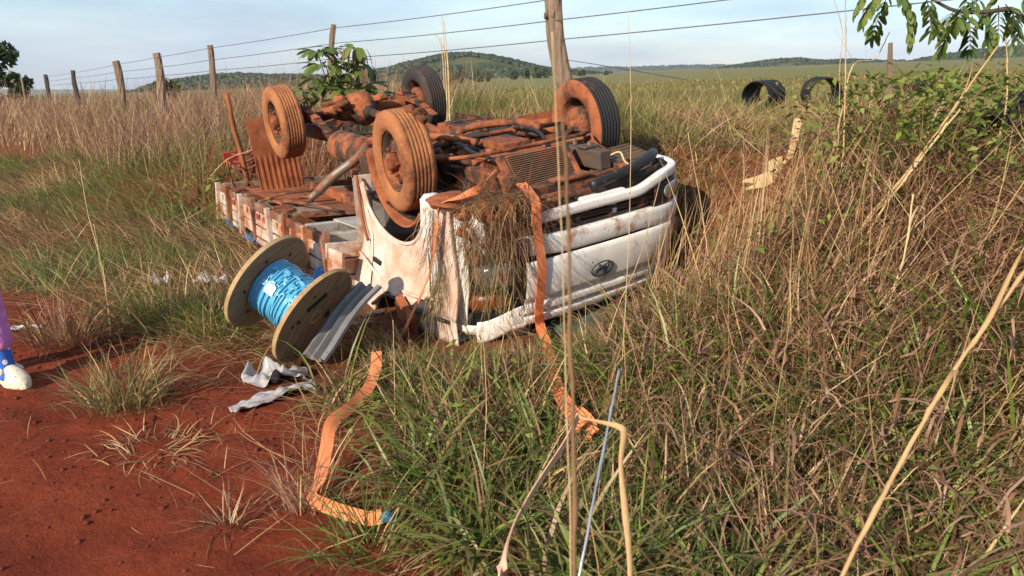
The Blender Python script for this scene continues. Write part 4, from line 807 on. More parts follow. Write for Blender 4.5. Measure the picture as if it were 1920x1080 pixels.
o = ribbon(MB(), [atz(1085, 772, .30), atz(1104, 790, .28), atz(1112, 815, .24), atz(1098, 800, .22)], .05, [np.array([.3, .5, .8])] * 4, .005, 24).build('ratchet_strap', 'strap'); tag(o, 'short folded orange strap tail in the grass beside the silver rod', 'strap')
# silver rod, canes and stalks standing in the front grass
def stalk(name, lab, cat, pts, r0, r1, mt='straw', root=True, n=20, group=None, leaf=None):
    P = [at(*p) for p in pts]
    if root: b = P[-1]; q = np.array([b[0] + (b[0] - P[-2][0]) * .5, b[1] + .02, hz(b[0], b[1]) - .03]); P.append(q)
    n = n * 2; S = spline(P, n); jr = np.random.default_rng(int(abs(pts[0][0]) * 7 + pts[0][1])); S = S + jr.normal(0, 1, S.shape) * min(.0012, r1 * .18)
    rr = np.linspace(r0, r1, n + 1) * jr.uniform(.82, 1.12, n + 1); rr[::7] *= 1.35; mb = MB().tube(S, rr, 7)
    if r1 >= .007:
        for q in (6, 13, 20, 28): d_ = S[q - 3] - S[q]; d_ = d_ / np.linalg.norm(d_); o_ = jr.normal(0, 1, 3) * .6; ribbon(mb, [S[q], S[q] + d_ * .05 + o_ * .012, S[q] + d_ * .10 + o_ * .06, S[q] + d_ * .11 + o_ * .12 - np.array([0, 0, .04])], [r1 * 1.6, r1 * 1.8, r1 * 1.3, r1 * .2], [np.cross(d_, o_) + 1e-3] * 4, .001, 10)
    return tag(mb.build(name, mt, smooth=True), lab, cat, group)
MATS['straw_bright'] = MATS['straw_pale']
stalk('metal_rod', 'thin silvery metal rod standing slanted in the front grass', 'rod', [(1161, 693, 2.35), (1130, 850, 2.0), (1085, 1085, 1.7)], .0042, .0042, 'rod_silver')
DS = 'tall stalks in the front grass'
stalk('dry_stalk', 'long blurred brown stalk crossing the whole picture in front of the emblem', 'stalk', [(1050, 165, .86), (1062, 330, .88), (1069, 600, .90), (1077, 1085, .92)], .0012, .0042, 'stalk_brown', group=DS)
stalk('dry_stalk', 'thin grey blurred stalk just left of the long brown stalk', 'stalk', [(1035, 60, 1.1), (1052, 420, 1.12), (1062, 760, 1.14), (1070, 1085, 1.16)], .0008, .0016, 'straw_pale', group=DS)
stalk('dry_cane', 'thick tan cane slanting across the lower right corner', 'stalk', [(1990, 420, 2.15), (1900, 540, 2.05), (1800, 678, 1.95), (1705, 838, 1.85), (1575, 1085, 1.7)], .0045, .0075, 'straw', group=DS)
stalk('dry_cane', 'golden cane slanting up to the right above the red soil', 'stalk', [(1870, 88, 4.2), (1780, 215, 4.1), (1700, 325, 4.0), (1630, 405, 3.9), (1545, 520, 3.8)], .005, .009, 'straw', group=DS)
stalk('dry_cane', 'paler cane lying close below the golden cane', 'stalk', [(1800, 205, 4.1), (1725, 300, 4.0), (1650, 400, 3.9), (1560, 540, 3.8)], .004, .007, 'straw_pale', group=DS)
stalk('dry_cane', 'pale upright cane leaning right in the brown grass below the golden ones', 'stalk', [(1712, 365, 3.4), (1695, 480, 3.3), (1655, 600, 3.2), (1600, 730, 3.1)], .004, .007, 'straw_pale', group=DS)
for i, (pts, lab, r) in enumerate([([(1178, 15, 3.2), (1183, 200, 3.2), (1180, 420, 3.15), (1170, 620, 3.1)], 'very thin dark stalk rising above the nose to the right of the emblem', .002),
                                   ([(1585, -20, 4.6), (1586, 90, 4.6), (1584, 190, 4.5), (1580, 300, 4.4)], 'dark thin upright stalk left of the leafy branch', .005),
                                   ([(1562, -10, 4.6), (1580, 60, 4.6), (1575, 120, 4.55), (1572, 260, 4.5)], 'thin crooked stalk tangled with the dark upright one', .003),
                                   ([(1668, 60, 5.2), (1640, 110, 5.1), (1600, 122, 5.0), (1580, 200, 4.9)], 'bare grey twig slanting left under the leafy branch', .005),
                                   ([(1885, 70, 4.5), (1888, 110, 4.5), (1886, 200, 4.4)], 'straight tan stalk under the right end of the branch', .006),
                                   ([(176, 420, 4.9), (190, 500, 4.8), (203, 580, 4.7), (212, 665, 4.5)], 'pale bent stalk standing in the grass by the shaded tuft', .004),
                                   ([(148, 300, 5.4), (165, 400, 5.2), (196, 520, 5.0), (206, 640, 4.8)], 'thin tall stalk leaning left beside the pale bent one', .003),
                                   ([(737, 600, 3.3), (740, 720, 3.2), (742, 860, 3.0)], 'thin tan stem standing before the door mirror', .003),
                                   ([(905, 610, 2.6), (912, 760, 2.55), (905, 900, 2.5)], 'reddish upright stem in the middle of the front grass', .0025),
                                   ([(1555, 840, 2.3), (1556, 960, 2.25), (1556, 1060, 2.2)], 'straight pale stem standing in the green grass at lower right', .003),
                                   ([(1290, 250, 4.0), (1320, 420, 3.9), (1335, 560, 3.8)], 'straw stem standing before the far bumper corner', .004),
                                   ([(1240, 330, 3.6), (1200, 480, 3.5), (1150, 600, 3.4)], 'dark leaning stem crossing the front panel', .003),
                                   ([(395, 330, 7.5), (425, 300, 7.6), (470, 282, 7.7), (530, 262, 7.9)], 'long pale straw bowing towards the rear mud flap', .006)]):
    stalk('dry_stalk', lab, 'stalk', pts, r * .5, r, 'straw' if i % 3 else 'straw_pale', root=i != 12, group=DS)
rd = [at(1086, 782, 1.75), at(1120, 790, 1.72), at(1160, 800, 1.68), at(1170, 815, 1.67), at(1164, 870, 1.66), at(1172, 960, 1.62), at(1182, 1085, 1.55)]; rd.append(np.array([rd[-1][0] + .02, 1.5, hz(.3, 1.5) - .02]))
o = ribbon(MB(), rd, [.004, .008, .014, .017, .011, .016, .012, .010], [np.array([.1, .3, .9]), np.array([.1, .2, .9]), np.array([.3, .3, .8]), np.array([.9, .2, .1]), np.array([.95, .1, 0]), np.array([.95, 0, 0]), np.array([.95, .2, 0]), np.array([.95, .2, 0])], .0016, 50).build('dry_leaf', 'straw', smooth=True); tag(o, 'broad tan dead leaf bent over at a right angle in front', 'dead leaf', DS)
# fence
POST = [((1036, -42, 7.0), (1060, 175, 7.0), .074, 'wood_post_pale', 'thick split fence post standing behind the far front wheel'), ((627, 46, 10), (621, 135, 10), .040, 'wood_post', 'slim fence post rising out of the sapling'),
        ((391, 85, 12.3), (405, 180, 12.3), .052, 'wood_post', 'leaning fence post left of the sapling, tallest of the left row'), ((291, 100, 13.6), (305, 182, 13.6), .076, 'wood_post_pale', 'thick orange brown leaning fence post, second left of the sapling'),
        ((216, 115, 15.5), (230, 184, 15.5), .078, 'wood_post', 'thick grey flat topped fence post, third left of the sapling'), ((137, 132, 19), (147, 185, 19), .055, 'wood_dark', 'thin dark fence post, second from the left edge of the row'),
        ((83, 140, 22), (96, 190, 22), .062, 'wood_dark', 'dark leaning fence post near the dark round tree'), ((39, 146, 24), (50, 190, 24), .035, 'wood_post_pale', 'pale thin fence stake, leftmost of the row')]
TOPS = []
for t_, b_, r, mt, lab in POST:
    T, B = at(*t_), at(*b_); dirv = (T - B) / (T[2] - B[2]); g = hz(B[0], B[1]); base = B + dirv * (g - .15 - B[2]); TOPS.append((T, dirv)); P = []; rr = []
    H = T[2] - base[2]
    for k in range(15):
        f = k / 14; wv = .03 * math.sin(f * 7 + t_[0]) * (r / .08); P.append(base + dirv * H * f + np.array([wv, .02 * math.cos(f * 5), 0])); rr.append(r * (1.06 - .12 * f + .18 * (hsh(k, t_[0], 3) - .5)))
    mb = MB().tube(P, rr, 18, wob=.55)
    if t_[0] > 900: mb.lump(at(1031, 26, 6.98), (.05, .05, .05), 4, .5, 2)
    tag(mb.build('fence_post', mt), lab, 'fence post', 'fence posts along the pasture')
P0 = np.array([3.9, 3.55])
def wire_right(A, u, v):               # end height at the unseen post to the right so that the wire passes u,v
    d = ray(u, v); k = d[0] / d[1]; D = P0 - A[:2]; t = (A[0] - k * A[1]) / (k * D[1] - D[0]); yy = A[1] + t * D[1]; z = at(u, v, yy)[2]; return A[2] + (z - A[2]) / t
WV = [((1046, -3), (628, 52), (394, 90), (296, 107), (222, 120), (1250, -32)), ((1042, 38), (627, 81), (398, 112), (299, 126), (224, 134), (1330, 0)), ((1050, 74), (626, 110), (400, 132), (302, 142), (226, 148), (1620, 12))]
for i, wv in enumerate(WV):
    dep = (6.93, 9.95, 12.24, 13.5, 15.4); pts = [at(p[0], p[1], d) for p, d in zip(wv[:5], dep)]
    z0 = wire_right(pts[0], *wv[5]); pts = [np.array([P0[0], P0[1], z0])] + pts + [at(140, (136, 146, 156)[i], 18.9), at(86, (143, 152, 160)[i], 21.9)]
    Q = []
    for a, b in zip(pts[:-1], pts[1:]):
        for t in np.linspace(0, 1, 9)[:-1]: Q.append(a + (b - a) * t - np.array([0, 0, .05 * 4 * t * (1 - t) * min(1, np.linalg.norm(b - a) / 6)]) * .4)
    Q.append(pts[-1])
    tag(MB().tube(Q, .0042, 5).build('fence_wire', 'wire'), ['top fence wire strung over the sapling and near post', 'middle fence wire between the top and the lowest', 'lowest tight fence wire, passing just above the hilltop'][i], 'wire', 'fence wires')
Q = spline([at(1060, 112, 6.93), at(1100, 118, 6.4), at(1180, 131, 5.7), at(1290, 150, 5.0)], 20)
tag(MB().tube(Q, .003, 5).build('fence_wire', 'wire'), 'slack broken wire drooping right from the near post', 'wire', 'fence wires')
T = np.array([P0[0], P0[1], hz(*P0) - .1]); tag(MB().tube([T + np.array([0, 0, 2.0 * k / 8]) for k in range(9)], [.08 * (1 + .1 * math.sin(k * 2)) for k in range(9)], 12, wob=.25).build('fence_post', 'wood_post'), 'fence post right of the picture holding the wires', 'fence post', 'fence posts along the pasture')
# black culvert pipes in the field
def pipe(lab, c, axis_, r, L, wall=.022, name='culvert_pipe'):
    ax_ = np.array(axis_, float); ax_ /= np.linalg.norm(ax_); xh = np.cross(ax_, [0, 0, 1]); xh /= np.linalg.norm(xh); Rm = np.stack([xh, ax_, np.cross(xh, ax_)], 1)
    nr = max(4, int(L / .07)); prof = [(r - wall, 0)]
    for k in range(nr):
        y0 = L * k / nr; d = L / nr; prof += [(r - .012, y0), (r - .012, y0 + d * .2), (r, y0 + d * .32), (r, y0 + d * .8), (r - .012, y0 + d * .92)]
    prof += [(r - .012, L), (r - wall, L)]
    mb = MB().lathe(prof, 40, c=c, R=Rm, closed=True)
    return tag(mb.build(name, 'pipe_black'), lab, 'pipe', 'culvert pipes left in the field')
def onfield(u, D, r, dz=0.0): x = (u - 960) / FPX * D; return np.array([x, D, hz(x, D) + r + dz])
pp = at(1416, 176, 12.2); pipe('black culvert pipe with its open mouth turned left, left of the two', (pp[0], pp[1], pp[2] - .03), (.80, 1.0, 0.02), .225, .70)
pp = at(1550, 171, 11.4); pipe('black culvert pipe seen straight through, right of the two in the field', (pp[0], pp[1], pp[2] - .04), (.12, 1, .01), .235, .55)
pp = at(1342, 230, 9.6); pipe('half buried black pipe on the field edge nearest the truck', (pp[0] - .2, pp[1] + .1, pp[2] - .03), (1, .35, -.05), .17, .40)
pp = at(1383, 240, 9.4); pipe('short black pipe stub in red soil right of the half buried one', (pp[0] - .1, pp[1], pp[2] - .05), (1, .5, -.1), .08, .22)
pp = at(1850, 262, 4.9); pipe('large dark pipe lying in the grass at the right edge', (pp[0], pp[1], pp[2] - .02), (1.0, .42, .38), .20, 1.6)
pp = at(1705, 163, 9.0); pipe('small black pipe end showing in the field grass under the branch', (pp[0], pp[1], pp[2]), (.7, .6, 0), .085, .3)
# cream coloured broken trim piece on the red cut
CO = [(1497, 222), (1489, 224), (1481, 268), (1474, 296), (1466, 306), (1467, 293), (1455, 296), (1440, 303), (1440, 322), (1418, 331), (1392, 338), (1391, 343), (1414, 346), (1396, 353), (1400, 358), (1432, 352), (1462, 338), (1480, 318), (1487, 295), (1496, 262), (1504, 234)]
cq = atg(1432, 352, .03); oc = at(1450, 320, cq[1] + .02); axx = np.array([1, 0, 0.0]); ayy = np.array([0, .42, .91]); azz = np.cross(axx, ayy)
def onpl(u, v): d = ray(u, v); t = ((oc - np.array([0, 0, HC])) @ azz) / (d @ azz); p = np.array([0, 0, HC]) + d * t - oc; return (p @ axx, p @ ayy)
tag(MB().prism([onpl(*p) for p in CO], .035, oc, axx, ayy, azz).build('trim_piece', 'cream', bevel=.008), 'cream broken trim piece shaped like a crooked boot on the red bank', 'trim piece')
# wood scraps under the reel
for i, (u, v, L, rz, lab) in enumerate([(548, 640, .34, .3, 'pale wooden lath lying under the lower reel flange'), (700, 598, .26, 1.1, 'splintered brown board wedged beside the steel profile'), (672, 618, .22, .7, 'short splintered batten between profile and cab')]):
    g = atg(u, v); tag(MB().box((g[0], g[1], hz(g[0], g[1]) + .03), (L, .045, .018), (.2, .1, rz), jit=.006).build('wood_scrap', 'wood_reel' if i == 0 else 'wood_post_pale', bevel=.003), lab, 'wood scrap', 'splintered wood by the cab')
# ------------------------------------------------------------------ leafy plants
def leaf_mesh(name, mt, fold=.18, bend=.25, wid=.40):
    V = []; F = []
    for i, t in enumerate((0, .18, .42, .68, .88)):
        wv = wid * math.sin(math.pi * min(1, t * .86 + .06)) ** .8 * (1 if t else .15) / 2; z = -bend * t * t
        V += [(t, -wv, z + fold * wv), (t, 0, z), (t, wv, z + fold * wv)]
    V.append((1, 0, -bend)); n = len(V) - 1
    for i in range(4): b = i * 3; F += [(b, b + 1, b + 4, b + 3), (b + 1, b + 2, b + 5, b + 4)]
    F += [(12, 13, n), (13, 14, n)]
    me = bpy.data.meshes.new(name); me.from_pydata(V, [], F); me.materials.append(MATS[mt]); me.polygons.foreach_set('use_smooth', [True] * len(F)); me.update(); return me
LEAFG, LEAFD, LEAFX = leaf_mesh('leaf', 'leaf_green'), leaf_mesh('leaf', 'leaf_dark'), leaf_mesh('leaf', 'leaf_dry', .3, .6)
def add_leaf(me, parent, p, d, size, roll=None):
    d = Vector(d).normalized(); q = d.to_track_quat('X', 'Z'); o = bpy.data.objects.new('leaf', me); COL.objects.link(o); o.parent = parent
    m = q.to_matrix().to_4x4() @ Matrix.Rotation(random.uniform(-.5, .5) if roll is None else roll, 4, 'X') @ Matrix.Diagonal((size, size * random.uniform(.8, 1.1), size, 1)); m.translation = Vector(p); o.matrix_local = m
def pinnate(owner, crown, p, d, L, npair, ls, me, droop=.5):
    d = np.array(d, float); d /= np.linalg.norm(d); P = [np.array(p, float)]
    for k in range(8): d = d + np.array([0, 0, -droop / 8 * 2]); d /= np.linalg.norm(d); P.append(P[-1] + d * L / 8)
    MB().tube(P, np.linspace(.004, .0015, 9), 4).build('twig', 'bark', owner, loc=(0, 0, 0))
    for k in range(npair):
        f = (k + 1.0) / npair * 8; i = min(int(f), 7); q = P[i] + (P[i + 1] - P[i]) * (f - i); t = P[i + 1] - P[i]; t /= np.linalg.norm(t); s = np.cross(t, [0, 0, 1.0]); s /= np.linalg.norm(s) + 1e-6
        for sg in (-1, 1): add_leaf(me, crown, q, s * sg * 1.0 + t * .6 + np.array([random.uniform(-.3, .3), random.uniform(-.3, .3), -.15 + random.uniform(-.35, .3)]), ls * random.uniform(.8, 1.15))
    add_leaf(me, crown, P[-1], t + np.array([0, 0, -.3]), ls)
# sapling behind the truck
sp0 = at(640, 175, 8.9); sx, sy = sp0[0], sp0[1]; g0 = hz(sx, sy); sap = empty('sapling', (sx, sy, g0)); tag(sap, 'leafy sapling with drooping fingered leaves behind the rear axle', 'sapling')
trk = MB(); tips = []
for i, (u, v, dy) in enumerate([(596, 98, 0), (625, 92, .1), (668, 92, -.1), (655, 118, .2), (612, 125, -.2), (680, 125, 0), (640, 140, .25), (592, 150, .1), (688, 160, .2), (615, 165, .0), (715, 178, .3), (570, 172, .2), (650, 172, -.2), (605, 188, .3)]):
    T = at(u, v, sy + dy) - np.array([sx, sy, g0]); tips.append(T); mid = T * np.array([.35, .35, .6]); trk.tube(spline([(0, 0, -.05), mid, T], 8), np.linspace(.014, .005, 9), 6)
trk.build('trunk', 'bark', sap, loc=(0, 0, 0), smooth=True)
twg = MB(); scr = MB().tube([tips[0], tips[0] + np.array([0, 0, .01])], .004, 5).build('crown', 'bark', sap, loc=(0, 0, 0))
for i, T in enumerate(tips):
    for k in range(19):
        a = k * 2.399 + i; el = random.uniform(-.2, .75); rr = random.uniform(.02, .14); q = T + np.array([math.cos(a), math.sin(a), .2]) * rr; dr = i in (2, 5)
        add_leaf(LEAFX if (dr and k % 3 == 0) else (LEAFG if k % 2 else LEAFD), scr, q, (math.cos(a), math.sin(a), (el - (1.3 if dr or i == 6 else .35))), random.uniform(.13, .21))
# overhanging branch of a tree standing right of the picture
ot = np.array([4.75, 5.2]); og_ = hz(*ot); otree = empty('roadside_tree', (ot[0], ot[1], og_)); tag(otree, 'leafy branch of a roadside tree hanging into the top right corner', 'tree')
W2 = lambda p: np.asarray(p) - np.array([ot[0], ot[1], og_])
tr = MB().tube(spline([(0, 0, -.1), (.05, .02, .8), (-.05, 0, 1.6), (.1, .1, 2.6)], 12), np.linspace(.075, .035, 13), 10)
lim = spline([(-.02, 0, 1.35), W2(at(1990, 42, 5.1)), W2(at(1900, 18, 5.0)), W2(at(1850, 22, 4.95)), W2(at(1790, 20, 4.9)), W2(at(1730, -10, 4.9)), W2(at(1670, -22, 4.85))], 26); tr.tube(lim, np.linspace(.022, .005, 27), 7)
tr.tube(spline([W2(at(1930, 30, 5.0)), W2(at(1905, 45, 4.95)), W2(at(1918, 75, 4.95))], 8), np.linspace(.012, .006, 9), 6); tr.build('trunk', 'bark', otree, loc=(0, 0, 0), smooth=True)
twg = MB(); ocr = MB().tube(lim[-8:], .006, 5).build('crown', 'bark', otree, loc=(0, 0, 0))
for i, (u, v, du, L, npair) in enumerate([(1655, -22, -.5, .17, 6), (1668, -15, -.1, .24, 8), (1690, -12, .3, .25, 8), (1682, -20, .5, .22, 7), (1640, -25, -.8, .14, 5), (1735, -8, .5, .20, 6), (1745, 2, .2, .14, 5), (1790, 20, -.7, .13, 5), (1800, 22, -.2, .20, 7), (1815, 24, .3, .20, 7), (1835, 24, .7, .18, 6), (1850, 22, .2, .20, 7), (1872, 10, .4, .16, 6), (1885, 8, .7, .18, 6), (1840, -6, -.8, .16, 6), (1900, 20, .2, .17, 6), (1875, -12, -.4, .17, 6), (1820, -10, -.5, .16, 6), (1915, -5, .4, .16, 6)]):
    pinnate(otree, ocr, W2(at(u, v, 4.9 + .12 * math.sin(i * 2.1))), (du, .4 * math.sin(i * 1.7), -.55), L * 1.1, npair + 1, .084, LEAFD if i % 2 else LEAFG, .5)
# snapped dry stem below the branch, dry twigs behind the far rear wheel
sb0 = at(1668, 190, 6.2); gg = hz(sb0[0], sb0[1]); mb = MB().tube([np.array([sb0[0] - .01, sb0[1], gg - .05]), sb0, at(1669, 130, 6.2), at(1670, 80, 6.2)], [.035, .03, .022, .016], 9, wob=.5)
for k in range(14): a = k * .45; q = at(1668, 150 + 3 * k, 6.2); mb.tube([q, q + np.array([.05 * math.cos(a), .04 * math.sin(a), -.10]), q + np.array([.12 * math.cos(a), .09 * math.sin(a), -.26])], [.006, .005, .002], 4)
tag(mb.build('snapped_stem', 'wood_post_pale'), 'snapped dry stem with frayed straw base under the leafy branch', 'dry stem')
mb = MB()
for k, (u, v, u2) in enumerate([(829, 28, 838), (833, 40, 842), (826, 70, 834), (838, 95, 843)]): b_ = at(u2, 190, 9.2); mb.tube(spline([np.array([b_[0], b_[1], hz(b_[0], b_[1]) - .05]), at(u2 - 2, 140, 9.2), at(u, v, 9.2)], 10), np.linspace(.008, .004, 11), 5)
mb.tube([at(832, 90, 9.2), at(816, 62, 9.2)], [.005, .003], 4); tag(mb.build('dry_twig_bunch', 'straw_pale'), 'bunch of bare dry twigs rising behind the far rear wheel', 'twigs')
# ------------------------------------------------------------------ person at the left edge, one foot in the picture
F1 = atg(22, 722); F1[2] = hz(F1[0], F1[1]); toe = np.array([.86, -.50, 0.0]); toe /= np.linalg.norm(toe); lat = np.array([-toe[1], toe[0], 0])
F2 = F1 + np.array([-.44, -.12, 0]); F2[2] = hz(F2[0], F2[1]); person = empty('person', F1); tag(person, 'person at the left edge in purple trousers, blue patterned socks and cream clogs', 'person')
def skin(name, mt, J, E_, rad, sub=2, root=0):
    me = bpy.data.meshes.new(name); me.from_pydata([tuple(np.asarray(j) - F1) for j in J], E_, []); o = bpy.data.objects.new(name, me); COL.objects.link(o); o.parent = person
    k = o.modifiers.new('skin', 'SKIN'); sv = me.skin_vertices[0].data
    for i, r in enumerate(rad): sv[i].radius = (r, r) if not isinstance(r, tuple) else r; sv[i].use_root = i == root
    k.use_smooth_shade = True; k2 = o.modifiers.new('sub', 'SUBSURF'); k2.levels = k2.render_levels = sub; me.materials.append(MATS[mt]); return o
an1 = F1 + np.array([-.025, .01, .10]); kn1 = F1 + np.array([-.09, .03, .50]); hp1 = F1 + np.array([-.20, .02, .93]); an2 = F2 + np.array([-.03, .01, .10]); kn2 = F2 + np.array([.0, -.03, .50]); hp2 = F2 + np.array([.09, .06, .93])
pel = (hp1 + hp2) / 2 + np.array([0, 0, .05]); w3_ = lambda dx, dy, dz: pel + np.array([dx, dy, dz])
J = [pel, w3_(0, .01, .22), w3_(.01, 0, .42), w3_(.02, 0, .53), w3_(.035, -.01, .60), w3_(.045, -.015, .68), w3_(.05, -.02, .76), hp1, kn1, an1, an1 + toe * .06 + np.array([0, 0, -.06]), an1 + toe * .15 + np.array([0, 0, -.07]), hp2, kn2, an2, an2 + toe * .06 + np.array([0, 0, -.06]), an2 + toe * .15 + np.array([0, 0, -.07]),
     w3_(.10, -.14, .47), w3_(.16, -.20, .22), w3_(.24, -.16, .02), w3_(.27, -.15, -.06), w3_(-.06, .16, .47), w3_(-.10, .22, .22), w3_(-.04, .22, .0), w3_(-.01, .21, -.08)]
ED = [(0, 1), (1, 2), (2, 3), (3, 4), (4, 5), (5, 6), (0, 7), (7, 8), (8, 9), (9, 10), (10, 11), (0, 12), (12, 13), (13, 14), (14, 15), (15, 16), (2, 17), (17, 18), (18, 19), (19, 20), (2, 21), (21, 22), (22, 23), (23, 24)]
skin('body', 'skin', J, ED, [.11, .10, .115, .055, .07, .095, .07, .08, .05, .036, .034, .028, .08, .05, .036, .034, .028, .05, .04, .03, .03, .05, .04, .03, .03])
skin('shirt', 'shirt', [w3_(0, 0, .02), w3_(0, .01, .22), w3_(.01, 0, .42), w3_(.015, 0, .50), w3_(.10, -.14, .47), w3_(.15, -.19, .28), w3_(-.06, .16, .47), w3_(-.095, .21, .28)], [(0, 1), (1, 2), (2, 3), (2, 4), (4, 5), (2, 6), (6, 7)], [.135, .122, .135, .075, .066, .056, .066, .056])
for hb, sg in ((w3_(.275, -.15, -.09), -1), (w3_(-.005, .21, -.11), 1)):
    JJ = [hb, hb + np.array([.01, 0, -.055])]; EE = [(0, 1)]; ra = [.024, .034]
    for q in range(4): b = len(JJ); f0 = JJ[1] + np.array([.024 - .016 * q, 0, -.03]); JJ += [f0, f0 + np.array([.004, sg * .004, -.035 - .004 * (q in (1, 2))]), f0 + np.array([.002, -sg * .012, -.062 - .006 * (q in (1, 2))])]; EE += [(1, b), (b, b + 1), (b + 1, b + 2)]; ra += [.010, .009, .008]
    b = len(JJ); JJ += [hb + np.array([.035, sg * -.012, -.03]), hb + np.array([.045, -sg * .018, -.065])]; EE += [(0, b), (b, b + 1)]; ra += [.011, .009]; skin('hand', 'skin', JJ, EE, ra, 1)
hd = w3_(.05, -.02, .70); fw = toe
MB().lump(hd - F1 + np.array([-.015, .01, .045]), (.088, .088, .085), 3, .12, 3).build('hair', 'hair', person, loc=(0, 0, 0), smooth=True)
for sg in (-1, 1): MB().lump(hd - F1 + fw * .088 + lat * sg * .032 + np.array([0, 0, -.005]), (.012, .012, .009), 1, 0, 2).build('eye', 'eye_white', person, loc=(0, 0, 0), smooth=True); MB().lump(hd - F1 + lat * sg * .094 + np.array([0, 0, -.015]), (.015, .015, .028), 2, .2, 2).build('ear', 'skin', person, loc=(0, 0, 0), smooth=True)
MB().lump(hd - F1 + fw * .10 + np.array([0, 0, -.03]), (.014, .014, .020), 1, .1, 2).build('nose', 'skin', person, loc=(0, 0, 0), smooth=True); MB().lump(hd - F1 + fw * .085 + np.array([0, 0, -.066]), (.012, .022, .006), 1, .1, 2).build('mouth', 'lip', person, loc=(0, 0, 0), smooth=True)
tj = [pel + np.array([0, 0, .06]), hp1, kn1, an1 + (kn1 - an1) * .42, an1 + (kn1 - an1) * .155, hp2, kn2, an2 + (kn2 - an2) * .42, an2 + (kn2 - an2) * .155]
skin('trousers', 'trousers', tj, [(0, 1), (1, 2), (2, 3), (3, 4), (0, 5), (5, 6), (6, 7), (7, 8)], [.125, .105, .088, .080, .074, .105, .088, .080, .074], 3)
tx = bpy.data.textures.new('folds', 'CLOUDS'); tx.noise_scale = .05; tx.noise_depth = 2; dm = bpy.data.objects['trousers'].modifiers.new('folds', 'DISPLACE'); dm.texture = tx; dm.strength = .016; dm.texture_coords = 'LOCAL'
for F_, an in ((F1, an1), (F2, an2)):
    o3 = F_ - F1
    kn = kn1 if an is an1 else kn2; P = [an - F1 + np.array([0, 0, -.055]), an - F1, an - F1 + (kn - an) * .12, an - F1 + (kn - an) * .30]; MB().tube(spline(P, 10), np.linspace(.046, .050, 11), 18).lump(an - F1 + toe * .03 + np.array([0, 0, -.045]), (.06, .055, .04), 2, .05, 2).build('sock', 'sock', person, loc=(0, 0, 0), smooth=True)
    Wd = [.026, .034, .036, .038, .041, .046, .049, .046, .034, .001]; Ht = [.055, .066, .070, .080, .084, .076, .066, .054, .040, .002]; n_ = 9
    def clog(u, v):
        k = u * n_; wv, hv = np.interp(k, range(10), Wd), np.interp(k, range(10), Ht); a = math.pi * (v * 1.16 - .08); s_ = -.085 + .245 * u
        return o3 + toe * s_ + lat * wv * math.copysign(abs(math.cos(a)) ** .7, math.cos(a)) * 1.05 + np.array([0, 0, max(.004, .022 + hv * max(-.2, math.sin(a)) ** 1.0 if math.sin(a) > 0 else .022 + .1 * math.sin(a))])
    sh = MB().grid(clog, 24, 18).build('clog', 'shoe', person, loc=(0, 0, 0), smooth=True, solid=.004)
    so = [(math.cos(t), math.sin(t)) for t in np.linspace(0, 2 * math.pi, 30, endpoint=False)]
    MB().prism([(.125 * c_ + .036, (.054 - .008 * (c_ < -.2)) * s_) for c_, s_ in so], .024, o3 + np.array([0, 0, .012]), toe, lat, (0, 0, 1)).build('sole', 'shoe', sh, loc=(0, 0, 0), bevel=.005)
    MB().tube(spline([o3 + toe * .03 + lat * .05 + np.array([0, 0, .075]), o3 - toe * .05 + lat * .05 + np.array([0, 0, .080]), o3 - toe * .09 + np.array([0, 0, .082]), o3 - toe * .05 - lat * .05 + np.array([0, 0, .080]), o3 + toe * .03 - lat * .05 + np.array([0, 0, .075])], 20), .011, 8).build('heel_strap', 'shoe', sh, loc=(0, 0, 0), smooth=True)
    for (u, v) in [(.56, .35), (.56, .65), (.68, .28), (.68, .5), (.68, .72), (.80, .38), (.80, .62), (.62, .12), (.74, .1), (.85, .16), (.62, .88), (.74, .9)]:
        MB().lump(clog(u, v), (.0042, .0042, .003), 1, 0, 1).build('vent_hole', 'hole', sh, loc=(0, 0, 0), smooth=True)

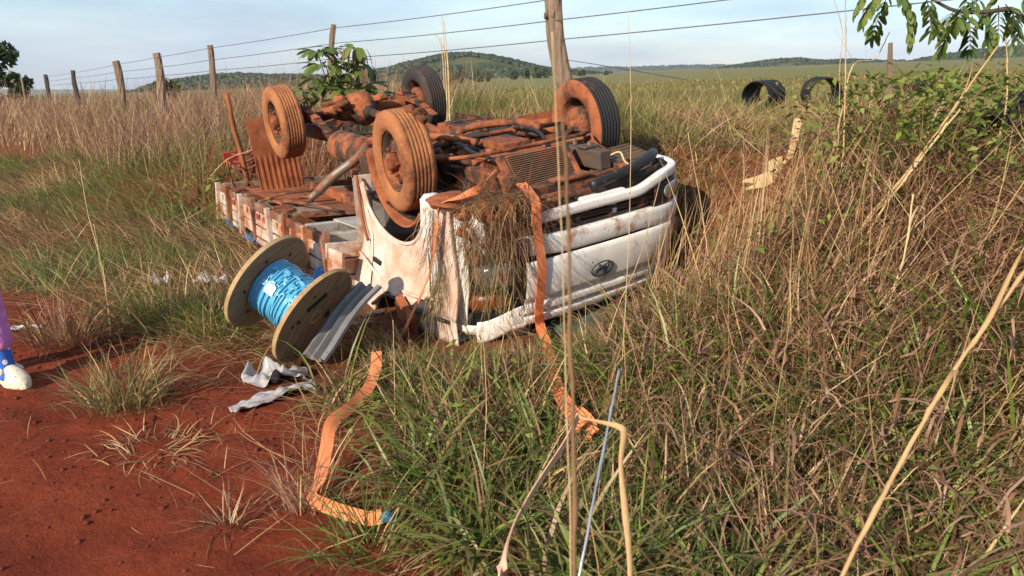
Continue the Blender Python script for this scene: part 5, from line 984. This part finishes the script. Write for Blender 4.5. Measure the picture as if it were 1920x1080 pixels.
# ------------------------------------------------------------------ grass
G = np.random.default_rng(5)
STRAW = np.array([(.50, .33, .14), (.42, .26, .115), (.58, .42, .21), (.36, .20, .09)]); BROWN = np.array([(.23, .12, .06), (.17, .085, .042), (.29, .155, .08), (.13, .065, .035), (.36, .21, .12)])
ROSY = np.array([(.34, .19, .125), (.28, .15, .10), (.40, .25, .16), (.22, .115, .075)]); GREEN = np.array([(.115, .165, .026), (.155, .205, .034), (.085, .125, .024), (.21, .24, .055), (.13, .155, .038)]); OLIVE = np.array([(.17, .165, .05), (.22, .19, .07), (.13, .13, .042), (.26, .20, .08)])
def pick(pal, n): return pal[G.integers(0, len(pal), n)] * G.uniform(.8, 1.2, (n, 1))
class Grass:
    def __init__(s): s.V = []; s.Q = []; s.T = []; s.C = []; s.n = 0
    def add(s, P, L, W, az, lean, bend, col, seg=4, clamp=True, twist=.5, lift=.004, minpx=.75):
        n = len(P)
        if n == 0: return s
        P = np.array(P, float); L = np.broadcast_to(L, (n,)); az = np.broadcast_to(az, (n,)); lean = np.broadcast_to(lean, (n,)); bend = np.broadcast_to(bend, (n,))
        d0 = np.linalg.norm(P - np.array([0, 0, HC]), axis=1); W = np.maximum(np.broadcast_to(W, (n,)), d0 * minpx / 773.0 * .62)
        daz = G.normal(0, twist, n); tw0 = G.uniform(-1.2, 1.2, n); rows = []
        for k in range(seg + 1):
            t = k / seg; a = az + daz * t; wd = W * (.75 + .5 * t if t < .5 else 1.0) * (1 - t ** 3) * .5
            sd = np.stack([-np.sin(a + tw0), np.cos(a + tw0), .25 * np.sin(tw0 * 3)], 1)
            if k < seg: rows.append(P - sd * wd[:, None]); rows.append(P + sd * wd[:, None])
            else: rows.append(P.copy())
            th = lean + bend * (t + .5 / seg); st = (L / seg)[:, None]
            P = P + st * np.stack([np.sin(th) * np.cos(a), np.sin(th) * np.sin(a), np.cos(th)], 1)
            if clamp: P[:, 2] = np.maximum(P[:, 2], hfun(P[:, 0], P[:, 1]) + lift)
        V = np.stack(rows, 1); m = V.shape[1]; b = (np.arange(n) * m + s.n)[:, None]
        q = np.concatenate([np.array([2 * k, 2 * k + 1, 2 * k + 3, 2 * k + 2])[None] + b for k in range(seg - 1)]) if seg > 1 else np.zeros((0, 4), int)
        s.Q.append(q); s.T.append(np.array([2 * seg - 2, 2 * seg - 1, 2 * seg])[None] + b); s.V.append(V.reshape(-1, 3)); s.C.append(np.repeat(col, m, 0)); s.n += n * m
        return s
    def build(s, name, label, cat='grass', kind='stuff', mt='blade'):
        o = fastmesh(name, np.concatenate(s.V), np.concatenate(s.Q), np.concatenate(s.T), mt, tint=np.concatenate(s.C)); s.o = o
        return tag(o, label, cat, kind=kind)
def inview(x, y, m=.14): d = y * .963 + .3; return (y > .9) & (np.abs(x) < (.664 + m) * d + .35)
def on_truck(x, y): a, b = tab(x, y); return (a > -4.15) & (a < 1.12) & (b > -1.0) & (b < .95)
RCX = [(RC1[0] + RC2[0]) / 2, (RC1[1] + RC2[1]) / 2]
def scat(n, x0, x1, y0, y1, dens):
    x = G.uniform(x0, x1, n); y = G.uniform(y0, y1, n); k = inview(x, y) & ~on_truck(x, y) & (np.hypot(x - RCX[0], y - RCX[1]) > .30)
    x, y = x[k], y[k]; k = G.random(len(x)) < dens(x, y) * openview(x, y); x, y = x[k], y[k]; return np.stack([x, y, hfun(x, y) - .01], 1)
KEEP = [(p[0], p[1]) for p in spline(ga, 30)] + [(p[0], p[1]) for p in spline([e1, e2, e3, e4], 10)] + [(atg(u, v)[0], atg(u, v)[1]) for u, v in ((480, 755), (510, 745), (540, 735), (500, 715), (530, 705), (560, 695))] + [tuple((pB + (pA - pB) * t)[:2]) for t in (0, .25, .5, .75)] + [tuple(RC2[:2])]
def openview(x, y, reach=.55, wd=.075):               # thin the growth that would stand before the straps and the reel
    k = np.ones(len(x))
    for px, py in KEEP:
        d = math.hypot(px, py); ux, uy = px / d, py / d; al = (px - x) * ux + (py - y) * uy; ac = np.abs((x - px) * uy - (y - py) * ux)
        k = np.where((al > -.04) & (al < reach) & (ac < wd), np.minimum(k, np.clip((al - .12) / reach, .04, 1)), k)
    return k
LOW = lambda x, y: (1 - .72 * np.exp(-((x / np.maximum(y, .1) - .335) / .085) ** 2) * ss(3.4, 4.6, y)) * (1 - .60 * ss(4.4, 6.2, y)) * (1 - .7 * np.exp(-((x / np.maximum(y, .1) - .64) / .07) ** 2) * ss(3.3, 4.0, y))
nof = lambda P: .71 * P[:, 0] + .70 * P[:, 1]
def clump(P, cell=.16, pull=.55, seed=1):              # gather roots into tussocks
    k = np.floor(P[:, :2] / cell); cx = (k[:, 0] + hsh(k[:, 0], k[:, 1], seed)) * cell; cy = (k[:, 1] + hsh(k[:, 0], k[:, 1], seed + 1)) * cell
    P[:, 0] += (cx - P[:, 0]) * pull; P[:, 1] += (cy - P[:, 1]) * pull; P[:, 2] = hfun(P[:, 0], P[:, 1]) - .01
    return P, np.arctan2(P[:, 1] - cy, P[:, 0] - cx), hsh(k[:, 0], k[:, 1], seed + 2)
RARE = lambda x, y: np.clip(1.15 - np.exp(-(((x - 2.3) / .5) ** 2 + ((y - 6.2) / .8) ** 2)) * .6 - np.exp(-(((x - 1.35) / .35) ** 2 + ((y - 4.9) / .8) ** 2)) * .25, .12, 1)
DOWN = math.atan2(-.70, -.71)          # downhill, towards the road
# --- front verge between the road and the nose
front = lambda x, y: verge(x, y) * (nf(x, y) < 3.2)
def nf(x, y): return .71 * x + .70 * y
g = Grass()
P = scat(15000, -1.3, 1.6, 1.2, 4.3, lambda x, y: verge(x, y) * (.55 + .45 * vn(x * 2, y * 2, 1)) * (nf(x, y) < 3.3) * (.25 + .75 * ss(-1.2, -.55, x))); P, az, cn = clump(P, .15, .6, 3); m = len(P)
hcap = np.clip(1.6 - (P[:, 1] - .15) * math.tan(R_(20.6)), .12, .62) * G.uniform(.75, 1.15, m)
g.add(P, np.minimum(G.uniform(.28, .62, m), hcap * 1.35), G.uniform(.006, .0165, m), az + G.normal(0, .7, m), G.uniform(.05, .7, m), G.uniform(.5, 2.4, m), np.where((cn + G.normal(0, .2, m) > .42)[:, None], pick(GREEN, m), np.where((G.random(m) < .45)[:, None], pick(OLIVE, m), pick(BROWN, m))), 5)
P = scat(22000, -1.5, 1.7, 1.2, 4.5, lambda x, y: verge(x, y) * (nf(x, y) < 3.4) * (.35 + .65 * ss(-1.3, -.5, x))); m = len(P); hcap = np.clip(1.6 - (P[:, 1] - .1) * math.tan(R_(20.6)), .12, .62)
g.add(P, np.minimum(G.uniform(.2, .6, m), hcap * 1.2), G.uniform(.003, .0105, m), G.uniform(0, 6.28, m), G.uniform(.1, 1.5, m), G.uniform(.1, 2.0, m), np.where((G.random(m) < .55)[:, None], pick(BROWN, m), pick(STRAW, m)), 4)
g.build('verge_grass', 'green and straw mixed grass on the verge in front of the nose')
# --- right bank, tangled brown grass
g = Grass()
dn = lambda x, y: (x > .55 + .15 * y * 0) * RARE(x, y) * ss(1.6, 2.1, nf(x, y)) * (1 - .55 * ss(3.5, 8, y)) * (1 - ss(7.5, 9.0, nf(x, y)))
P = scat(88000, .5, 7.5, 1.1, 9.0, dn); m = len(P); lowr = np.clip(1.1 - ss(2.2, 3.3, P[:, 1]), 0, 1)
tilt = G.normal(0, 1, m); az = np.where(G.random(m) < .6, DOWN + G.normal(0, .8, m), G.uniform(0, 6.28, m)); cn = vn(P[:, 0] * 2.2, P[:, 1] * 2.2, 14); hs = .7 + .6 * vn(P[:, 0] * 1.4, P[:, 1] * 1.4, 15)
nearnose = np.exp(-(((P[:, 0] - 1.0) / .6) ** 2 + ((P[:, 1] - 4.2) / .9) ** 2))
isg = G.random(m) < .07 + .30 * (cn > .62) + .30 * lowr * (cn > .42); hs = hs * LOW(P[:, 0], P[:, 1])
g.add(P, G.uniform(.25, .72, m) * hs * (1 - .35 * nearnose), np.where(isg, G.uniform(.007, .017, m), G.uniform(.003, .0125, m)), az, G.uniform(.15, 1.45, m), G.uniform(.0, 1.9, m),
      np.where(isg[:, None], pick(GREEN, m), np.where((G.random(m) < .46)[:, None], pick(BROWN, m), np.where((G.random(m) < .45)[:, None], pick(ROSY, m) * 1.1, pick(STRAW, m)))), 4)
P = scat(26000, .5, 6.0, 1.2, 6.5, lambda x, y: RARE(x, y) * ss(1.6, 2.1, nf(x, y)) * (1 - .7 * ss(3, 6, y))); m = len(P); P[:, 2] += G.uniform(.04, .40, m) * LOW(P[:, 0], P[:, 1]) * np.clip((P[:, 1] < 3.2) + .6, 0, 1)
g.add(P, G.uniform(.10, .32, m), G.uniform(.005, .013, m), G.uniform(0, 6.28, m), G.uniform(.3, 1.9, m), G.uniform(.6, 3.2, m), np.where((G.random(m) < .55)[:, None], pick(ROSY, m) * 1.15, pick(BROWN, m)), 5, twist=.9)
g.build('bank_grass', 'tangled dry brown grass covering the bank at right')
g = Grass(); P = scat(9000, .6, 7.0, 1.3, 9, lambda x, y: RARE(x, y) * ss(1.7, 2.3, nf(x, y)) * .55); m = len(P)
g.add(P, G.uniform(.5, 1.25, m) * LOW(P[:, 0], P[:, 1]) ** .8, G.uniform(.0035, .0070, m), G.normal(.25, .9, m), G.uniform(.45, 1.4, m), G.normal(.08, .3, m), np.where((G.random(m) < .75)[:, None], pick(STRAW, m), pick(BROWN, m)), 5, twist=.12)
P = scat(900, .75, 1.75, 3.3, 4.9, lambda x, y: .5 * (nf(x, y) > 2.6)); m = len(P)
g.add(P, G.uniform(.45, .95, m), G.uniform(.003, .006, m), G.normal(.3, 1.2, m), G.uniform(.05, .6, m), G.normal(.1, .25, m), np.where((G.random(m) < .7)[:, None], pick(STRAW, m), pick(BROWN, m)), 5, twist=.12)
P = scat(1500, -.5, 1.3, 1.7, 3.6, lambda x, y: .35 * verge(x, y) * (nf(x, y) < 3.2)); m = len(P)
g.add(P, G.uniform(.35, .75, m), G.uniform(.003, .0055, m), G.uniform(0, 6.28, m), G.uniform(.05, 1.1, m), G.normal(.1, .3, m), np.where((G.random(m) < .6)[:, None], pick(STRAW, m), pick(BROWN, m)), 5, twist=.12)
P = scat(2600, .4, 4.5, 3.2, 8.5, lambda x, y: ss(2.0, 3, nf(x, y)) * .8); m = len(P)     # straws fallen across the red cut
g.add(P, G.uniform(.3, .8, m), G.uniform(.0035, .006, m), G.uniform(0, 6.28, m), G.uniform(.9, 1.5, m), G.normal(0, .2, m), pick(STRAW, m), 3, twist=.1, lift=.03)
g.build('straw_stems', 'loose pale straw stems sticking out of the bank grass')
g = Grass()                                             # lush green tussocks low on the right
cs = [(1.35, 2.25), (1.75, 2.0), (1.1, 1.9), (2.2, 2.3), (.75, 2.55), (1.55, 2.75), (2.6, 2.7), (.55, 1.75), (1.9, 3.1), (2.9, 2.4), (1.2, 3.4), (.28, 2.0), (-.1, 2.25), (.15, 2.75), (-.35, 2.7), (.55, 3.2)]
for i, (x, y) in enumerate(cs):
    k = 110; P = np.stack([G.normal(x, .06, k), G.normal(y, .06, k), np.zeros(k)], 1); P[:, 2] = hfun(P[:, 0], P[:, 1]) - .01
    g.add(P, G.uniform(.30, .62, k) * (1 if i < 12 else .85), G.uniform(.008, .019, k), G.uniform(0, 6.28, k), G.uniform(.1, .7, k), G.uniform(.6, 2.2, k), np.where((G.random(k) < .8)[:, None], pick(GREEN, k), pick(OLIVE, k)), 6)
g.build('green_tussocks', 'broad bladed green tussocks along the bottom of the verge')
# --- left: matted grass on the verge, tall dry grass on the bank behind
g = Grass()
P = scat(120000, -11, .2, 4.2, 13, lambda x, y: verge(x, y) * (.5 + .5 * vn(x * 1.2, y * 1.2, 41)) * (1 - ss(4.2, 5.0, nf(x, y))) * (tab(x, y)[1] < -.9) * (1 - .5 * ss(6, 12, y))); m = len(P); cn = vn(P[:, 0] * 1.1, P[:, 1] * 1.1, 42) + G.normal(0, .12, m)
flat = vn(P[:, 0] * .8 + 4, P[:, 1] * .8, 43); azm = 2.4 + 2.2 * vn(P[:, 0] * .7, P[:, 1] * .7, 44)
cab = np.exp(-(((P[:, 0] + 1.2) / .9) ** 2 + ((P[:, 1] - 5.0) / 1.0) ** 2))
g.add(P, G.uniform(.22, .5, m) * (1 - .5 * cab), G.uniform(.003, .008, m), azm + G.normal(0, .9, m), G.uniform(.5, 1.35, m), G.uniform(.1, 1.1, m), np.where((cn > .45)[:, None], np.where((G.random(m) < .55)[:, None], pick(GREEN, m), pick(OLIVE, m) * 1.1), np.where((G.random(m) < .65)[:, None], pick(STRAW, m), pick(BROWN, m))), 4, lift=.02)
g.build('matted_grass', 'flattened green and straw grass between the road and the left bank')
g = Grass()
P = scat(130000, -24, -.2, 7.0, 28, lambda x, y: ss(3.2, 3.9, nf(x, y) + .5 * (vn(x * .8, y * .8, 47) - .5)) * (1 - ss(7.5, 9.5, nf(x, y))) * (1 - .75 * ss(9, 24, y)) * ((tab(x, y)[1] < -.8) | (tab(x, y)[0] < -4.3))); m = len(P); cn = vn(P[:, 0] * .55 + 9, P[:, 1] * .55, 48) + G.normal(0, .10, m)
grn = cn - .22 * (1 - ss(-7.5, -4.0, P[:, 0])) + .10 * ss(-5, -3, P[:, 0]) > .52; hs = .75 + .5 * vn(P[:, 0], P[:, 1], 49)
g.add(P, np.where(grn, G.uniform(.4, .8, m), G.uniform(.5, 1.0, m)) * hs, G.uniform(.003, .0065, m), G.uniform(0, 6.28, m), G.uniform(.02, .55, m), G.uniform(.1, 1.1, m), np.where(grn[:, None], np.where((G.random(m) < .5)[:, None], pick(GREEN, m), pick(OLIVE, m)), np.where((G.random(m) < .72)[:, None], pick(ROSY, m), pick(STRAW, m))), 4)
P = scat(1500, -20, -1, 8, 24, lambda x, y: ss(3.6, 4.4, nf(x, y)) * (1 - ss(6.5, 8.0, nf(x, y))) * .5); m = len(P)
g.add(P, G.uniform(.8, 1.35, m), .004, G.uniform(0, 6.28, m), G.uniform(.0, .35, m), G.uniform(0, .7, m), pick(ROSY, m), 5, twist=.2)
g.build('tall_dry_grass', 'tall rosy brown dry grass on the left bank below the fence posts')
# --- behind the truck up to the fence
g = Grass()
P = scat(90000, -6, 6, 5.5, 14, lambda x, y: (tab(x, y)[1] > .9) * ss(3.6, 4.6, nf(x, y)) * (1 - ss(9, 11, nf(x, y))) * RARE(x, y) * (1 - .5 * ss(8, 13, y))); m = len(P); rs = 1 - .72 * ss(.9, 1.8, P[:, 0]); cn = vn(P[:, 0] * .8, P[:, 1] * .8, 52) + G.normal(0, .13, m)
red = np.clip(1.3 * np.exp(-(((P[:, 0] - 3.9) / 1.5) ** 2 + ((P[:, 1] - 10.7) / .9) ** 2)) + np.exp(-(((P[:, 0] - 2.45) / .6) ** 2 + ((P[:, 1] - 9.0) / 1.0) ** 2)), 0, 1)
g.add(P, G.uniform(.18, .42, m) * (.7 + .6 * vn(P[:, 0] * 1.1, P[:, 1] * 1.1, 53)) * (1 - .85 * red) * rs, G.uniform(.003, .0075, m), G.uniform(0, 6.28, m), G.uniform(.02, .6, m), G.uniform(.1, 1.2, m), np.where((cn > .36)[:, None], np.where((G.random(m) < .6)[:, None], pick(GREEN, m), pick(OLIVE, m)), np.where((G.random(m) < .6)[:, None], pick(STRAW, m), pick(BROWN, m))), 4)
P = scat(700, -4, 6, 6.5, 12, lambda x, y: (tab(x, y)[1] > 1.0) * np.where(x > 1.2, .04, .5)); m = len(P); g.add(P, G.uniform(.5, .95, m), .004, G.uniform(0, 6.28, m), G.uniform(0, .7, m), G.uniform(0, .4, m), pick(STRAW, m), 3, twist=.1)
g.build('field_edge_grass', 'upright green grass between the truck and the fence')
g = Grass()                                             # pasture beyond
y = 9 + 60 * G.random(150000) ** 1.7; x = G.uniform(-.8, .8, len(y)) * y; k = nf(x, y) > 7.5 + G.normal(0, .6, len(x)); x, y = x[k], y[k]
red = 1.3 * np.exp(-(((x - 4.0) / 1.5) ** 2 + ((y - 11.0) / .9) ** 2)); k = G.random(len(x)) > red * .72; x, y = x[k], y[k]; m = len(x); P = np.stack([x, y, hfun(x, y) - .01], 1); cn = vn(x * .25, y * .25, 55) + G.normal(0, .15, m)
g.add(P, G.uniform(.12, .34, m), G.uniform(.004, .007, m), G.uniform(0, 6.28, m), G.uniform(.0, .7, m), G.uniform(0, 1.2, m), np.where((cn > .48)[:, None], pick(OLIVE, m), np.where((G.random(m) < .5)[:, None], pick(STRAW, m) * .8, pick(GREEN, m))), 3, minpx=.9)
g.build('pasture_grass', 'short yellowish green grass of the open field')
# --- single tussocks on the dirt at left
def tussock(lab, u, v, n, L, sp, pal, seed, dark=0.0, bl=(.05, .7)):
    c = atg(u, v); g = Grass(); P = np.stack([G.normal(c[0], sp, n), G.normal(c[1], sp * .8, n), np.zeros(n)], 1); P[:, 2] = hfun(P[:, 0], P[:, 1]) - .01
    g.add(P, G.uniform(.45, 1.0, n) * L, G.uniform(.003, .0075, n), np.arctan2(P[:, 1] - c[1], P[:, 0] - c[0]) + G.normal(0, .8, n), G.uniform(*bl, n), G.uniform(.2, 1.5, n), np.where((G.random(n) < dark)[:, None], pick(STRAW, n), pick(pal, n)), 5)
    o = g.build('grass_tussock', lab, 'grass tussock', kind=None); o['group'] = 'tussocks along the dirt'; return o
tussock('pale green grass tussock standing alone on the red dirt beside the clog', 232, 762, 330, .40, .085, OLIVE, 1, .35)
tussock('dark shaded grass tussock behind the clog, left of the small bag', 140, 640, 330, .44, .13, BROWN, 2, .3, (.1, 1.0))
tussock('dense green grass tussock in front of the small white bag', 305, 612, 420, .42, .17, GREEN, 3, .2)
tussock('green grass tussock touching the left flange of the reel', 398, 628, 360, .40, .13, GREEN, 4, .25)
tussock('ragged green grass tussock half hiding the foot of the reel', 560, 672, 220, .26, .10, GREEN, 9, .35, (.2, 1.2))
tussock('thin low grass tussock between the plastic strip and the dirt', 290, 840, 120, .20, .10, STRAW, 5, .4, (.6, 1.4))
tussock('wilted dark little tussock on the dirt in the lower middle', 425, 985, 60, .22, .03, BROWN, 6, .3, (.2, 1.3))
tussock('fan of long dry blades beside the blue strap end', 578, 960, 70, .42, .04, ROSY, 7, .3, (.0, .6))
tussock('broad green tussock below the blue strap end at the bottom', 700, 1040, 170, .42, .07, GREEN, 8, .1, (.3, 1.0))
# --- straw lying on the ground
g = Grass()
P = scat(13000, -4.5, 1.6, 2.0, 6.5, lambda x, y: np.exp(-((nf(x, y) - 1.72) / .45) ** 2) * (.4 + .6 * vn(x * 2.2, y * 2.2, 61))); m = len(P)
P[:, 2] += .018; g.add(P, G.uniform(.12, .5, m), G.uniform(.002, .0045, m), G.uniform(0, 6.28, m), G.uniform(1.42, 1.6, m), G.normal(0, .15, m), np.where((G.random(m) < .6)[:, None], pick(STRAW, m), pick(BROWN, m)), 3, twist=.35, lift=.012)
P = scat(7000, -4.5, 1.0, 1.9, 6.0, lambda x, y: np.exp(-((nf(x, y) - 1.35) / .22) ** 2) * (vn(x * 5, y * 5, 66) > .62)); m = len(P); g.add(P, G.uniform(.05, .17, m), G.uniform(.002, .005, m), G.uniform(0, 6.28, m), G.uniform(.2, 1.3, m), G.uniform(0, 1.3, m), np.where((G.random(m) < .45)[:, None], pick(OLIVE, m), pick(STRAW, m)), 3)
P = scat(900, -4.5, .6, 1.9, 6.0, lambda x, y: (nf(x, y) < 1.7) * .7); m = len(P); P[:, 2] += .016
g.add(P, G.uniform(.05, .30, m), G.uniform(.0018, .0032, m), G.uniform(0, 6.28, m), 1.54, G.normal(0, .05, m), np.where((G.random(m) < .6)[:, None], pick(STRAW, m), pick(BROWN, m)), 3, twist=.15, lift=.008)
P = scat(5000, -4, 1.6, 3.2, 8.0, lambda x, y: (np.abs(tab(x, y)[1] + 1.35) < .5) * .9); m = len(P); P[:, 2] += .02
g.add(P, G.uniform(.15, .55, m), G.uniform(.002, .0045, m), G.uniform(0, 6.28, m), G.uniform(1.0, 1.55, m), G.normal(.1, .2, m), np.where((G.random(m) < .45)[:, None], pick(STRAW, m), pick(BROWN, m)), 3, twist=.35, lift=.012)
P = scat(5200, -1.6, 1.2, 3.2, 5.6, lambda x, y: (tab(x, y)[1] > -1.75) * (tab(x, y)[1] < -.98) * (tab(x, y)[0] > -.9) * (tab(x, y)[0] < 1.5)); m = len(P)
g.add(P, G.uniform(.12, .32, m), G.uniform(.003, .008, m), G.uniform(0, 6.28, m), G.uniform(.3, 1.4, m), G.uniform(0, 1.4, m), np.where((G.random(m) < .7)[:, None], pick(BROWN, m), pick(STRAW, m)), 4)
g.build('fallen_straw', 'broken straw strewn over the dirt and round the truck', 'straw')
# --- torn grass and roots hanging on the nose
def hang(lab, spec, seed):
    g = Grass()
    for (s0, s1, c0, c1, o0, n, L0, L1, th0, th1, bd, pal) in spec:
        k = n; sv = G.uniform(s0, s1, k); cv = G.uniform(c0, c1, k); P = np.array([tw(*nose(a, b, o0 + G.uniform(-.02, .035))) for a, b in zip(sv, cv)])
        outw = math.atan2(-.75, -.1); g.add(P, G.uniform(L0, L1, k), G.uniform(.0018, .0042, k), outw + G.normal(0, 1.1, k), G.uniform(th0, th1, k), G.uniform(*bd, k), pick(pal, k), 5, clamp=True, twist=.5)
    return g.build('torn_grass', lab, 'torn grass', kind=None)
hang('mat of torn grass and roots piled on the broken near bumper corner', [(-.92, -.36, -.40, -.09, -.02, 900, .10, .30, .6, 1.9, (.1, 1.6), BROWN), (-.85, -.42, -.16, -.10, .0, 150, .12, .30, .9, 2.0, (.4, 1.4), STRAW), (-.90, -.40, -.14, -.08, -.12, 260, .1, .3, .3, 1.6, (.2, 1.4), BROWN)], 1)
hang('curtain of torn grass hanging over the smashed headlight', [(-.88, -.50, -.40, -.16, .02, 190, .22, .42, 1.8, 2.7, (.3, .9), BROWN), (-.88, -.56, -.62, -.20, .02, 150, .2, .38, 2.0, 2.8, (.1, .7), OLIVE), (-.84, -.56, -.75, -.45, .01, 60, .15, .3, 2.0, 2.8, (.1, .6), STRAW)], 2)
hang('strand of torn grass hanging down the front cab corner', [(-1.13, -1.05, -.32, -.14, .02, 90, .2, .42, 2.0, 2.8, (.1, .7), BROWN), (-1.13, -1.05, -.75, -.30, .02, 120, .2, .4, 2.2, 2.95, (.0, .4), OLIVE), (-1.14, -1.03, -.85, -.5, .03, 60, .15, .35, 2.2, 2.9, (.0, .5), BROWN)], 3)
# --- small broad leaved weeds
r = np.random.default_rng(77); LV = []; LC = []
def weed(x, y, n, R, H, ls, pal):
    z = hz(x, y)
    for k in range(n):
        p = np.array([x + r.normal(0, R), y + r.normal(0, R), 0]); p[2] = max(hz(p[0], p[1]), z) + r.uniform(.3, 1) * H; a = r.uniform(0, 6.28); d = np.array([math.cos(a), math.sin(a), r.uniform(-.9, .8)]); s_ = np.array([-math.sin(a), math.cos(a), r.uniform(-.8, .8)]); L = ls * r.uniform(.6, 1.3)
        LV.append([p - d * L * .5, p - d * L * .1 + s_ * L * .22 - np.array([0, 0, -.1 * L]), p + d * L * .5, p - d * L * .1 - s_ * L * .22 + np.array([0, 0, .1 * L])]); LC.extend([pal[r.integers(0, len(pal))] * r.uniform(.85, 1.25)] * 4)
for (u, v, n, R, H, ls) in [(830, 700, 50, .10, .30, .04), (900, 720, 40, .10, .30, .04), (690, 800, 40, .08, .25, .035), (880, 800, 50, .12, .35, .04), (960, 860, 40, .1, .35, .04), (1780, 900, 220, .16, .36, .028), (1850, 820, 160, .15, .36, .028), (1700, 1000, 70, .12, .30, .03), (1650, 235, 420, .30, .50, .055), (1720, 215, 340, .28, .52, .055), (1790, 235, 320, .26, .52, .055), (1860, 200, 300, .22, .55, .055), (1900, 300, 160, .2, .4, .055), (1620, 300, 200, .25, .38, .05), (1420, 450, 60, .15, .35, .05), (1500, 420, 60, .15, .35, .05), (1290, 740, 60, .12, .3, .035), (430, 345, 80, .22, .35, .08), (385, 390, 60, .25, .25, .07)]:
    p = atg(u, v, H * .55); weed(p[0], p[1], n, R, H, ls, GREEN * 1.15)
LV = np.array(LV).reshape(-1, 3); tag(fastmesh('broadleaf_weeds', LV, np.arange(len(LV)).reshape(-1, 4), np.zeros((0, 3)), 'blade', tint=np.array(LC)), 'small broad leaved weeds growing through the grass', 'weeds', kind='stuff')
# --- clods and pebbles on the dirt
V0, F0 = ICO[1]; F0 = np.array(F0); x = G.uniform(-4, 1.2, 9000); y = G.uniform(1.9, 6.5, 9000); k = inview(x, y) & (nf(x, y) < 2.0 + .4 * G.random(9000)); x, y = x[k], y[k]; m = len(x); rad = .0020 + .011 * G.random(m) ** 7
V = V0[None] * (1 + .5 * (G.random((m, len(V0), 1)) - .5)) * rad[:, None, None] * np.array([1, 1, .7]) + np.stack([x, y, hfun(x, y) + rad * .2], -1)[:, None]; F = (F0[None] + (np.arange(m) * len(V0))[:, None, None]).reshape(-1, 3)
tag(fastmesh('soil_crumbs', V.reshape(-1, 3), np.zeros((0, 4)), F, 'clod', smooth=True), 'small red soil crumbs scattered over the dirt road', 'soil crumbs', kind='stuff')

# ------------------------------------------------------------------ the air over the plain
hm = bpy.data.materials.new('haze'); hm.use_nodes = True; t = hm.node_tree; t.nodes.clear(); MATS['haze'] = hm
ho = t.nodes.new('ShaderNodeOutputMaterial'); pv = t.nodes.new('ShaderNodeVolumePrincipled'); pv.inputs['Color'].default_value = (.80, .88, 1, 1); pv.inputs['Density'].default_value = .00017; pv.inputs['Anisotropy'].default_value = .2
t.links.new(pv.outputs[0], ho.inputs['Volume'])
tag(MB().box((0, 0, 5), (6600, 6600, 160)).build('haze', 'haze', recentre=False), 'pale morning haze lying over the far pasture and hills', 'haze', kind='stuff')
